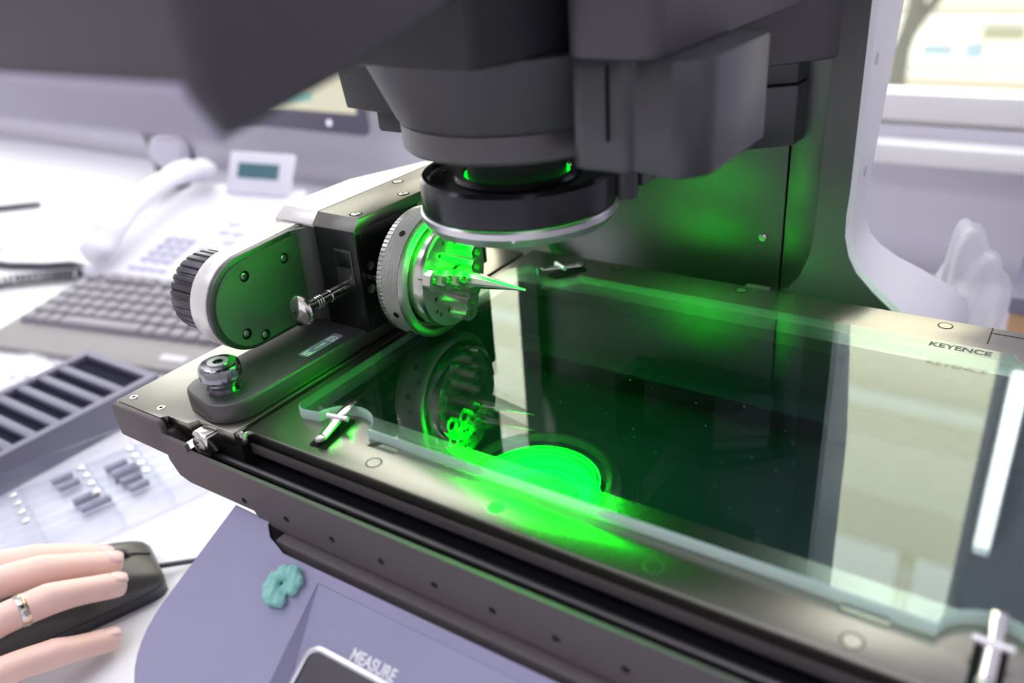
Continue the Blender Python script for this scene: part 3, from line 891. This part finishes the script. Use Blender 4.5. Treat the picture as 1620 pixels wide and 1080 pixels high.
def jaw(a):
    t = radians(a)
    d, n_ = (cos(t), sin(t)), (-sin(t), cos(t))
    def p3(x, s, q):
        return (x, 312 + d[0] * s + n_[0] * q, 35 + d[1] * s + n_[1] * q)
    # three steps, highest towards the middle, waisted between the steps
    pj, cu_ = B(), B()
    for s0, s1, xf, w in ((3.6, 10.6, -244.5, 4.6), (10.6, 18.4, -247.5, 5.0), (18.4, 26.0, -250.5, 5.0)):
        sec = [(s0, -w * 0.5), (s0 + 1.8, -w), (s1 - 2.2, -w), (s1 - 0.02, -w * 0.5), (s1 - 0.02, w * 0.5), (s1 - 2.2, w), (s0 + 1.8, w), (s0, w * 0.5)]
        pj.loft([[p3(-255.2, s, q) for s, q in sec], [p3(xf, s, q) for s, q in sec]])
        c_ = p3(0, (s0 + s1) / 2, 0)
        cu_.cyl((0, c_[1], c_[2]), 'x', 2.35, xf - 5, xf + 2, 20)
    jo = pj.build('jaw', 'steel', ck, cuts=[cu_], ang=25)
for a in JA:
    jaw(a)
cn = B().lathe([(0, -254), (4.3, -254), (4.3, -245), (4.1, -241), (3.0, -233), (1.5, -222), (0.75, -215), (0.55, -212.8), (0.3, -212.3), (0, -212.2)], CX, 'x', 48)
tag(cn.build('steel_cone', 'steel', None, loc=(-254, 312, 35), ang=30), 'pointed steel cone gripped in the chuck jaws', 'workpiece')

# ------------------------------------------------------------------ things on the desk
# keyboard, keys one by one
KO, KA = (-967, 352), radians(13)
ku, kv = Vector((cos(KA), sin(KA), 0)), Vector((-sin(KA), cos(KA), 0))
def kp(u, v, z):
    p = Vector((KO[0], KO[1], 0)) + ku * u + kv * v
    return (p.x, p.y, z)
kb = thing('keyboard', 'grey keyboard on the desk behind the slotted rack', 'keyboard', kp(225, 80, -190))
b = B()
b.loft([[kp(0, 0, -190), kp(455, 0, -190), kp(455, 168, -190), kp(0, 168, -190)], [kp(0, 0, -182), kp(455, 0, -182), kp(455, 168, -170), kp(0, 168, -170)]])
b.build('case', 'keybase', kb, bevel=3)
def ktop(v):
    return -182 + 12 * v / 168
rows = [(46, [19] * 3 + [112] + [19] * 3 + [19] * 3), (65, [30] + [19] * 10 + [38, 19, 19, 19]), (84, [26] + [19] * 12 + [19, 19, 19]), (103, [22] + [19] * 12 + [30, 19, 19, 19]), (122, [19] * 14 + [19, 19, 19, 19]), (145, [19] * 4 + [19] * 10)]
keymesh = {}
kcount = 0
for v, ws in rows:
    u = 14
    for i, w in enumerate(ws):
        if v == 145 and i in (1, 5, 9):
            u += 10
        if u + w > 446:
            break
        if w not in keymesh:
            b = B()
            b.loft([[(0.8, 0.8, 0), (w - 0.8, 0.8, 0), (w - 0.8, 18.2, 0), (0.8, 18.2, 0)], [(3, 3, 7), (w - 3, 3, 7), (w - 3, 16.4, 7), (3, 16.4, 7)]])
            o = b.build('key', 'keycap', None, bevel=0.8, loc=(0, 0, 0))
            keymesh[w] = o.data
        else:
            o = bpy.data.objects.new('key', keymesh[w])
            COL.objects.link(o)
        o.parent = kb
        L = ROOT[kb.name]
        o.location = (Vector(kp(u, v, ktop(v) - 0.4)) - L) / 1000
        o.rotation_euler = (math.atan(12 / 168), 0, KA)
        u += w
b = B()
b.loft([[kp(238, 14, -181.6), kp(270, 14, -181.6), kp(270, 24, -180.8), kp(238, 24, -180.8)], [kp(238, 14, -180.6), kp(270, 14, -180.6), kp(270, 24, -179.8), kp(238, 24, -179.8)]])
b.build('badge', 'lav', kb)

# slotted rack
rk = thing('slotted_rack', 'slate blue rack with open slots standing left of the stage', 'rack', (-720, 285, -190))
b = B()
X0, X1, Y0, Y1, ZT = -776, -666, 60, 375, -158
b.box(X0, X1, Y0, Y1, -190, -187).box(X0, X0 + 8, Y0, Y1, -187, ZT).box(X1 - 8, X1, Y0, Y1, -187, ZT).box(X0 + 8, X1 - 8, Y1 - 8, Y1, -187, ZT).box(X0 + 8, X1 - 8, Y0, Y0 + 8, -187, ZT)
b.build('tray', 'slate', rk, bevel=0)
B().box(X0 + 8, X1 - 8, Y0 + 8, Y1 - 8, -187, ZT - 5).build('liner', 'slot', rk)
y = 345.5
while y > Y0 + 12:
    B().box(X0 + 8, X1 - 8, y - 8.4, y, ZT - 6, ZT - 0.5).build('divider', 'slate', rk, bevel=0.8)
    y -= 20.4

# clear case holding small pins
cs = thing('clear_case', 'clear plastic case of small dark pins on the desk', 'case', (-600, 255, -190))
b = B()
CA = -0.30
def cp(u, v):
    return (-598 + u * cos(CA) - v * sin(CA), 252 + u * sin(CA) + v * cos(CA))
def cbox(b, u0, u1, v0, v1, z0, z1):
    pts = [cp(u0, v0), cp(u1, v0), cp(u1, v1), cp(u0, v1)]
    b.prism(pts, 'z', z0, z1)
cbox(b, -50, 62, -110, 78, -190, -188.5)
for u in (-50, 60.5):
    cbox(b, u, u + 1.5, -110, 78, -188.5, -168)
for v in (-110, 76.5):
    cbox(b, -48.5, 60.5, v, v + 1.5, -188.5, -168)
b.build('tray', 'clear', cs)
for u in range(-41, 60, 14):
    bb = B()
    cbox(bb, u, u + 0.9, -108, 76, -188.5, -174)
    bb.build('rib', 'clear', cs)
for v in (-40, 10, 48):
    bb = B()
    cbox(bb, -48, 60, v, v + 1.2, -188.4, -176)
    bb.build('cross_rib', 'clear', cs)
for u, v, l, w in ((-27, 20, 17, 7), (-13, 22, 20, 10), (1, 24, 16, 7), (15, 26, 15, 6), (-41, -18, 16, 6), (-27, -16, 16, 6), (1, -12, 19, 7), (15, -10, 22, 6)):
    a, c_ = cp(u + 7, v), cp(u + 7, v + l)
    B().tube([(a[0], a[1], -184), ((a[0] + c_[0]) / 2, (a[1] + c_[1]) / 2, -184), (c_[0], c_[1], -184)], w / 2, 12).build('pin', 'pin', cs)
for v in (4, 42, -46):
    for u in (-28, -14, 0, 14):
        a = cp(u + 7, v)
        B().lathe([(0, 0), (3.4, 0), (3.0, 1.5), (0, 2.2)], (a[0], a[1], -175), 'z', 16).build('stud', 'silver', cs)
pk = thing('clear_bag', 'crumpled clear plastic bag of white parts on the desk by the rack', 'bag', (-850, 300, -190))
random.seed(3)
b = B()
bmesh.ops.create_icosphere(b.bm, subdivisions=4, radius=1)
for v in b.bm.verts:
    n_ = sin(v.co.x * 9 + v.co.y * 4) * 0.10 + sin(v.co.y * 13 - v.co.x * 5) * 0.07
    v.co = Vector((-862 + v.co.x * 66, 315 + v.co.y * 58, max(-189.9, -186 + (v.co.z + n_) * 9)))
b.build('film', 'pouch', pk, ang=15)
for i in range(14):
    x, y = -862 + random.uniform(-42, 42), 315 + random.uniform(-38, 38)
    B().lathe([(0, 0), (4.5, 0), (4.5, 3), (2.5, 5), (0, 5)], (x, y, -188), 'z', 14).build('white_part', 'white', pk)

# telephone
ph = thing('desk_phone', 'white desk telephone with handset and tilted display', 'phone', (-1000, 650, -190))
PA = radians(9)
PO = (-1050, 528)
def pp_(u, v, z):
    return (PO[0] + u * cos(PA) - v * sin(PA), PO[1] + u * sin(PA) + v * cos(PA), z)
def pt(v):
    return -176 + 50 * v / 225
b = B()
b.loft([[pp_(0, 0, -190), pp_(205, 0, -190), pp_(205, 225, -190), pp_(0, 225, -190)], [pp_(0, 0, pt(0)), pp_(205, 0, pt(0)), pp_(205, 225, pt(225)), pp_(0, 225, pt(225))]])
b.build('body', 'phone', ph, bevel=6, seg=3)
def pbox(u0, u1, v0, v1, h0, h1, name, m_, parent, bev=1.0):
    b = B()
    b.loft([[pp_(u, v, pt(v) + h) for u, v in ((u0, v0), (u1, v0), (u1, v1), (u0, v1))] for h in (h0, h1)])
    return b.build(name, m_, parent, bevel=bev)
for r in range(4):
    for c_ in range(3):
        pbox(78 + c_ * 19, 92 + c_ * 19, 30 + r * 15, 41 + r * 15, -1, 3, 'dial_key', 'phonekey', ph)
for c_ in range(4):
    pbox(74 + c_ * 17, 87 + c_ * 17, 12, 19, -1, 2.5, 'function_key', 'phonekey', ph)
for r in range(6):
    for c_ in range(2):
        pbox(146 + c_ * 24, 164 + c_ * 24, 22 + r * 20, 32 + r * 20, -1, 2.5, 'memory_key', 'lav' if (r + c_) % 3 else 'phone', ph)
pbox(76, 132, 100, 150, -1, 1.5, 'directory_card', 'paper', ph)
# tilted display
dl = B()
A0, A1, tz = pp_(82, 196, 0), pp_(190, 196, 0), Vector((0, 0.42, 0.91))
def dpos(s, h, d):
    p = Vector(A0) + (Vector(A1) - Vector(A0)) * s
    return Vector((p.x, p.y, pt(196) + 2)) + tz * h + Vector((0, -0.91, 0.42)) * d
dl.loft([[dpos(s, h, d) for s, h in ((0, 0), (1, 0), (1, 58), (0, 58))] for d in (-9, 0)])
do = dl.build('display', 'phone', ph, bevel=3, seg=3)
d2 = B()
d2.loft([[dpos(s, h, d) for s, h in ((0.17, 22), (0.83, 22), (0.83, 43), (0.17, 43))] for d in (-0.5, 0.5)])
d2.build('screen', 'lcd', do)
# handset: curved bar with two cups on the left side of the body
hp, hr = [], []
for i in range(25):
    s = i / 24
    v = -6 + 236 * s
    zc = pt(v) + 24 + 20 * sin(pi * s)
    if s < 0.16 or s > 0.84:
        zc -= 6
    hp.append(Vector(pp_(30, v, zc)))
    e = min(s, 1 - s)
    hr.append(6 + 21 * min(1, (e / 0.05)) ** 0.5 if e < 0.05 else (27 if e < 0.2 else 27 - 7 * min(1, (e - 0.2) / 0.12)))
b = B()
rings = []
for i, p in enumerate(hp):
    d = (hp[min(i + 1, 24)] - hp[max(0, i - 1)]).normalized()
    e1 = Vector((cos(PA), sin(PA), 0))
    e2 = e1.cross(d).normalized()
    rings.append([p + e1 * cos(t) * hr[i] + e2 * sin(t) * min(hr[i] * 0.62, 15) for t in (2 * pi * k / 20 for k in range(20))])
b.loft(rings)
b.build('handset', 'phone', ph, ang=60)
def coil(path, R, r, turns, name, material, label, cat):
    pts = []
    N = int(turns * 14)
    P = [Vector(p) for p in path]
    seglen = [(q - p).length for p, q in zip(P, P[1:])]
    tot = sum(seglen)
    for i in range(N + 1):
        d = tot * i / N
        k = 0
        while k < len(seglen) - 1 and d > seglen[k]:
            d -= seglen[k]; k += 1
        t = d / seglen[k]
        p = P[k].lerp(P[k + 1], t)
        a = 2 * pi * turns * i / N
        tang = (P[k + 1] - P[k]).normalized()
        e1 = tang.cross(Vector((0, 0, 1))).normalized()
        e2 = tang.cross(e1)
        pts.append(p + e1 * R * cos(a) + e2 * R * sin(a))
    o = B().tube(pts, r, 6).build(name, material, None, loc=P[0])
    return tag(o, label, cat)
coil([(-1046, 520, -181), (-1075, 500, -181), (-1110, 470, -181), (-1150, 420, -181), (-1220, 380, -181), (-1330, 330, -181)], 6, 2.4, 46, 'handset_cord', 'cord', 'dark coiled cord nearest the keyboard running from the handset', 'cord')
tag(B().tube([(-1052, 528, -183), (-1075, 545, -184), (-1100, 545, -185), (-1130, 525, -185), (-1180, 505, -185), (-1260, 490, -186), (-1400, 440, -186)], 5, 10).build('line_cord', 'cord', None, loc=(-1060, 528, -190)), 'smooth dark phone line running beside the coiled cord', 'cord')
for i, (x0, y0, x1, y1, lab) in enumerate(((-1480, 640, -1425, 690, 'dark pen lying at the far left of the desk'), (-1290, 500, -1262, 535, 'short black marker between the pen and the phone cords'))):
    tag(B().tube([(x0, y0, -185), ((x0 + x1) / 2, (y0 + y1) / 2, -185), (x1 - 4, y1 - 4, -185), (x1, y1, -185)], 5, 12, rads=[5, 5, 4.4, 2]).build('pen', 'cord', None, loc=(x0, y0, -190)), lab, 'pen')
# black and grey clamp lamp foot behind the phone
lf = thing('desk_clamp', 'black desk clamp with a pale grey knob behind the phone', 'clamp', (-1290, 850, -190))
b = B()
b.loft([[(-1330, 850, -190), (-1270, 850, -190), (-1270, 880, -190), (-1330, 880, -190)], [(-1350, 850, -60), (-1310, 850, -60), (-1310, 880, -60), (-1350, 880, -60)]])
b.build('post', 'black', lf, bevel=4)
B().lathe([(0, 0), (26, 0), (32, 8), (32, 26), (24, 36), (0, 38)], (-1262, 850, -120), (0.5, -0.8, 0.2), 28).build('knob', 'lav', lf)
B().box(-1290, -1240, 856, 876, -150, -90).build('jaw', 'black', lf, bevel=4)
B().tube([(-1240, 868, -190), (-1225, 866, -150), (-1222, 864, -110), (-1235, 862, -70)], 6, 10).build('cable', 'lav', lf)
# monitor on the back wall side
mo = thing('monitor', 'wall mounted monitor with a dark lower bezel behind the front cover', 'monitor', (-1010, 900, -190))
B().box(-1210, -880, 905, 925, -86, 170).build('housing', 'monitor', mo, bevel=10, seg=3)
B().box(-1200, -890, 904.2, 905.5, -52, 160).build('screen', 'screen', mo)
B().box(-1040, -975, 903.6, 904.4, -38, -22).build('window_bar', 'screenteal', mo)
B().cyl((-948, 905, -68), (0, -1, 0), 4, 0, 1.2, 20).build('power_light', 'led', mo)
B().box(-1090, -1000, 925, 985, 0, 90).build('wall_bracket', 'monitor', mo, bevel=3)
# right background: bag and wooden box
bgp = thing('plastic_bag', 'crumpled translucent white plastic bag behind the stage', 'bag', (-60, 720, -190))
b = B()
bmesh.ops.create_icosphere(b.bm, subdivisions=5, radius=1)
for v in b.bm.verts:
    x, y, z = v.co
    n_ = 0.10 * sin(5 * x + 4 * z) + 0.07 * sin(7 * y - 4 * z + 1) + 0.04 * sin(13 * x - 9 * y)
    k = 1 + n_
    zz_ = -128 + 66 * z * k + 22 * max(0, z) * (0.6 - x)
    v.co = Vector((-56 + 30 * x * k, 715 + 40 * y * k, max(-190, zz_)))
b.build('film', 'bag', bgp, ang=12)
b = B()
b.loft([[(-76, 700, -188), (-34, 700, -188), (-34, 742, -188), (-76, 742, -188)], [(-72, 708, -96), (-55, 704, -100), (-42, 735, -118), (-70, 738, -98)]])
b.build('white_contents', 'paper', bgp, bevel=4)
wbx = thing('wooden_box', 'orange wooden box with a dark lid behind the plastic bag', 'box', (60, 840, -190))
B().box(-30, 160, 800, 900, -190, -150).build('box', 'wood', wbx, bevel=1.5)
B().box(-32, 162, 798, 902, -149.6, -134).build('lid', 'slate', wbx, bevel=1.5)
# far yard
tr = thing('bare_tree', 'dark tree trunk in the yard before the cream building', 'tree', (-930, 5000, -4000))
B().tube([(-960, 5000, -4000), (-950, 5000, -1500), (-925, 5000, -620), (-885, 5000, -430), (-840, 5000, 200), (-830, 5000, 1800)], 90, 12, rads=[80, 70, 42, 40, 40, 12]).build('trunk', 'trunk', tr)
B().tube([(-915, 5000, -560), (-870, 5000, -470), (-800, 5000, -380), (-700, 5000, -200)], 50, 10, rads=[40, 34, 26, 8]).build('branch', 'trunk', tr)

# putty, mouse, hand
def fuse(balls, voxel):
    """solid lump: balls (centre, radius) melted into one skin"""
    t = bmesh.new()
    for c_, r_ in balls:
        bmesh.ops.create_icosphere(t, subdivisions=3, radius=r_, matrix=Matrix.Translation(c_))
    me_ = bpy.data.meshes.new('lump')
    t.to_mesh(me_); t.free()
    o_ = bpy.data.objects.new('lump', me_)
    COL.objects.link(o_)
    md = o_.modifiers.new('melt', 'REMESH')
    md.mode, md.voxel_size = 'VOXEL', voxel
    sm_ = o_.modifiers.new('soft', 'SMOOTH')
    sm_.iterations, sm_.factor = 5, 0.5
    bpy.context.view_layer.update()
    n_ = bpy.data.meshes.new_from_object(o_.evaluated_get(bpy.context.evaluated_depsgraph_get()))
    bpy.data.objects.remove(o_)
    b_ = B()
    b_.bm.from_mesh(n_)
    return b_
pu_, pv_ = Vector((0.834, 0.552, 0.2)), Vector((-0.552, 0.834, 0.33))
pc = Vector((-240.5, 161.5, pz(161.5)))
bl = [(-5.2, 1, 2.6, 3.6), (-4.2, 4, 3.2, 3.2), (0, 5.2, 3.6, 3.6), (3.8, 4.4, 3.4, 3.6), (5.8, 1, 3, 3.2), (4.4, -2, 2.6, 2.6), (-4.0, -3.6, 2.8, 3.8), (-0.8, -5.4, 2.2, 3.0), (-1, -1, 0.8, 3.0), (2, 1, 0.4, 3), (-6.6, -1.4, 2, 2.4), (1.2, 3, 4.4, 1.6), (-3, -1, 5, 1.6)]
b = fuse([(pc + pu_ * u + pv_ * v + Vector((0, 0, h)), q) for u, v, h, q in bl], 0.55)
for v in b.bm.verts:
    c_ = v.co
    v.co = c_ + Vector((0, 0, 0.22)) * (sin(c_.x * 2.1 + c_.y) + sin(c_.y * 2.7 - c_.x * 1.3))
tag(b.build('putty_lump', 'putty', None, loc=pc, ang=180), 'lump of teal putty stuck on the sloping machine base', 'putty')

MC, MA = (-490, 176), radians(-22)
mu, mv = Vector((cos(MA), sin(MA), 0)), Vector((-sin(MA), cos(MA), 0))
def mp_(u, v, z):
    return Vector((MC[0], MC[1], -190 + z)) + mu * u + mv * v
ms = thing('computer_mouse', 'black wired computer mouse under the hand on the desk', 'mouse', (-490, 176, -190))
def mring(v, w, h, z0, squeeze=1.0):
    pts = []
    for a in [i * 180 / 14 for i in range(15)]:
        c_, s_ = cos(radians(a)), sin(radians(a))
        pts.append(mp_(w * (abs(c_) ** 0.55) * (1 if c_ >= 0 else -1), v, z0 + (h - z0) * abs(s_) ** 0.75))
    return pts
sec = [(-56, 14, 14), (-54, 20, 20), (-46, 25, 27), (-32, 28, 33), (-14, 29, 35.5), (4, 28.5, 34.5), (20, 28, 31.5), (34, 27.5, 27.5), (44, 26.5, 23.5), (50, 24.5, 20), (53.5, 20, 16)]
b = B()
b.loft([mring(v, w, h, 9) for v, w, h in sec])
b.build('shell', 'mouse', ms, ang=50)
b = B()
b.loft([[mp_(-w * 1.02, v, 10.5), mp_(-w * 0.9, v, 0), mp_(w * 0.9, v, 0), mp_(w * 1.02, v, 10.5)] for v, w, h in sec])
b.build('underside', 'mouse2', ms, ang=50)
b = B()
b.tube([mp_(0, v, z) for v, z in ((18, 32.4), (30, 29.2), (42, 24.8), (51, 19.8))], 0.7, 6).build('button_gap', 'cavity', ms)
b = B().lathe([(0, -3), (9, -3), (10, -2), (10, 2), (9, 3), (0, 3)], mp_(0, 30, 23), mu, 28)
b.build('scroll_wheel', 'mouse2', ms)
tag(B().tube([mp_(0, 52, 8), mp_(2, 62, 6), mp_(7, 78, 4), mp_(20, 98, 3), mp_(48, 118, 3), mp_(90, 130, 3), mp_(150, 136, 3)], 1.9, 10).build('mouse_cord', 'cord', None, loc=mp_(0, 52, -8)), 'thin dark cord running from the mouse behind the machine base', 'cord')

# ------------------------------------------------------------------ the hand: one skinned surface
def skin_body(chains, radii, name, material, parent, root=0):
    pass
J = {}
def finger(n_, pts):
    J[n_] = pts
finger('middle', [(-498, 116, -139, 10.2), (-489, 140, -136.5, 9.6), (-481, 162, -141.3, 9.9), (-475.5, 174, -145.5, 8.6), (-470, 186, -150.5, 8.3), (-464.5, 196.5, -155.3, 8.2), (-462.5, 201, -157.6, 7.0)])
finger('ring', [(-468, 108, -143, 9.8), (-461.5, 130, -141.5, 9.0), (-456.5, 152, -143.8, 9.5), (-453, 164, -147.5, 8.2), (-450, 175, -152, 7.9), (-447.5, 187, -157.3, 7.9), (-446.3, 191.5, -159.4, 6.8)])
finger('little', [(-444, 100, -155, 9.0), (-440.5, 119, -158, 8.2), (-437.5, 138, -164.8, 8.5), (-436.5, 148, -170, 7.4), (-436, 158.5, -175, 7.2), (-435.3, 168, -179.6, 7.2), (-434.8, 172.4, -181.6, 6.2)])
finger('index', [(-524, 120, -141, 10.4), (-510, 146, -139, 9.8), (-497, 168, -143.5, 9.5), (-491, 179, -148, 8.8), (-485.5, 189, -153, 8.4), (-479.5, 198.5, -158.6, 8.2), (-477.3, 203, -160.8, 7.0)])
finger('thumb', [(-548, 70, -160, 13.5), (-556, 104, -166, 11.5), (-552, 132, -171, 10.5), (-545, 152, -175, 9.2), (-541, 163, -177.5, 6.5)])
verts, edges, rad = [], [], []
def addv(p, r):
    verts.append(W(p)); rad.append(r / 1000); return len(verts) - 1
wrist = addv((-500, 20, -163), 26)
palm = addv((-498, 58, -156), 30)
fore = addv((-498, -40, -160), 28)
fore2 = addv((-492, -140, -150), 34)
edges += [(wrist, palm), (wrist, fore), (fore, fore2)]
for k, pts in J.items():
    prev = palm
    if k != 'thumb':
        x, y, z, r = pts[0]
        mid = addv(((x - 498) / 2, (y + 58) / 2 + 2, (z - 153) / 2), 15 if k != 'little' else 13)
        edges.append((prev, mid)); prev = mid
    else:
        mid = addv((-528, 48, -160), 17)
        edges.append((wrist, mid)); prev = mid
    for x, y, z, r in pts:
        i = addv((x, y, z), r * (1.06 if k != 'thumb' else 1.05))
        edges.append((prev, i)); prev = i
me = bpy.data.meshes.new('person')
me.from_pydata(verts, edges, [])
ho = bpy.data.objects.new('person', me)
COL.objects.link(ho)
sk = ho.modifiers.new('skin', 'SKIN')
sk.use_smooth_shade = True
for i, r in enumerate(rad):
    d = me.skin_vertices[0].data[i]
    d.radius = (r, r)
    d.use_root = (i == palm)
sb = ho.modifiers.new('sub', 'SUBSURF')
sb.levels = sb.render_levels = 3
bpy.context.view_layer.update()
dg = bpy.context.evaluated_depsgraph_get()
nm = bpy.data.meshes.new_from_object(ho.evaluated_get(dg))
bpy.data.objects.remove(ho)
b = B()
b.bm.from_mesh(nm)
for v in b.bm.verts:
    v.co = Vector((v.co.x * 1000, v.co.y * 1000, v.co.z * 1000 - 190))
    for k in ('index', 'middle', 'ring', 'little'):
        for ji, amp in ((2, 0.42), (4, 0.22)):
            a, pj_, c_ = Vector(J[k][ji - 1][:3]), Vector(J[k][ji][:3]), Vector(J[k][ji + 1][:3])
            d = (c_ - a).normalized()
            dp = v.co - pj_
            s_ = dp.dot(d)
            if abs(s_) < 7 and dp.length < 14:
                up = d.cross(Vector((0, 0, 1))).cross(d).normalized()
                h = dp.dot(up) / max(0.1, (dp - d * s_).length)
                if h > 0.15:
                    g_ = math.exp(-(s_ / 4.2) ** 2) * h
                    v.co += up * g_ * (0.75 * (amp > 0.3) - amp * (0.5 + 0.5 * cos(2 * pi * s_ / 2.5)))
    v.co.z = max(v.co.z, -189.6)
pr = b.build('person', 'skin', None, loc=(-498, 60, -190), ang=180)
tag(pr, "person's right hand with a ring, resting on the black mouse", 'person')
# fingernails lie on top of the fingertips
def nail(k, tilt=0.0):
    a, c_ = Vector(J[k][-3][:3]), Vector(J[k][-1][:3])
    d = (c_ - a).normalized()
    side = d.cross(Vector((0, 0, 1))).normalized()
    up = side.cross(d).normalized()
    r = J[k][-2][3]
    ce = Vector(J[k][-2][:3]) - d * 0.4
    b = B()
    rows_ = []
    for i in range(9):
        s = -1 + 2 * i / 8
        w = r * 0.74 * (1 - 0.25 * max(0, s) ** 4 - 0.35 * max(0, -s) ** 3)
        row = []
        for j in range(9):
            q = -1 + 2 * j / 8
            row.append(ce + d * (s * 4.9) + side * q * w + up * (r * (1.03 - 0.30 * q * q) - 1.1 * max(0, s) ** 2 + 0.1 * min(0, s)))
        rows_.append(row)
    top = [[b.bm.verts.new(p) for p in row] for row in rows_]
    low = [[b.bm.verts.new(p - up * 0.7) for p in row] for row in rows_]
    for i in range(8):
        for j in range(8):
            b.bm.faces.new((top[i][j], top[i][j + 1], top[i + 1][j + 1], top[i + 1][j]))
            b.bm.faces.new((low[i][j], low[i + 1][j], low[i + 1][j + 1], low[i][j + 1]))
    for i in range(8):
        b.bm.faces.new((top[i][0], top[i + 1][0], low[i + 1][0], low[i][0]))
        b.bm.faces.new((top[i][8], low[i][8], low[i + 1][8], top[i + 1][8]))
        b.bm.faces.new((top[0][i], low[0][i], low[0][i + 1], top[0][i + 1]))
        b.bm.faces.new((top[8][i], top[8][i + 1], low[8][i + 1], low[8][i]))
    b.build('fingernail', 'nail', pr, ang=60)
for k in ('index', 'middle', 'ring', 'little', 'thumb'):
    nail(k)
a, c_ = Vector(J['ring'][1][:3]), Vector(J['ring'][2][:3])
rc = a.lerp(c_, 0.35)
rg = B().lathe([(8.7, -2.8), (9.6, -2.4), (9.9, 0), (9.6, 2.4), (8.7, 2.8), (8.6, 0)], rc, (c_ - a), 64, closed=True).build('finger_ring', 'chrome', pr, label='silver ring with a gold band')
B().lathe([(9.8, 0.5), (10.05, 0.7), (10.05, 1.5), (9.6, 1.8)], rc, (c_ - a), 64, closed=True).build('gold_band', 'gold', rg)
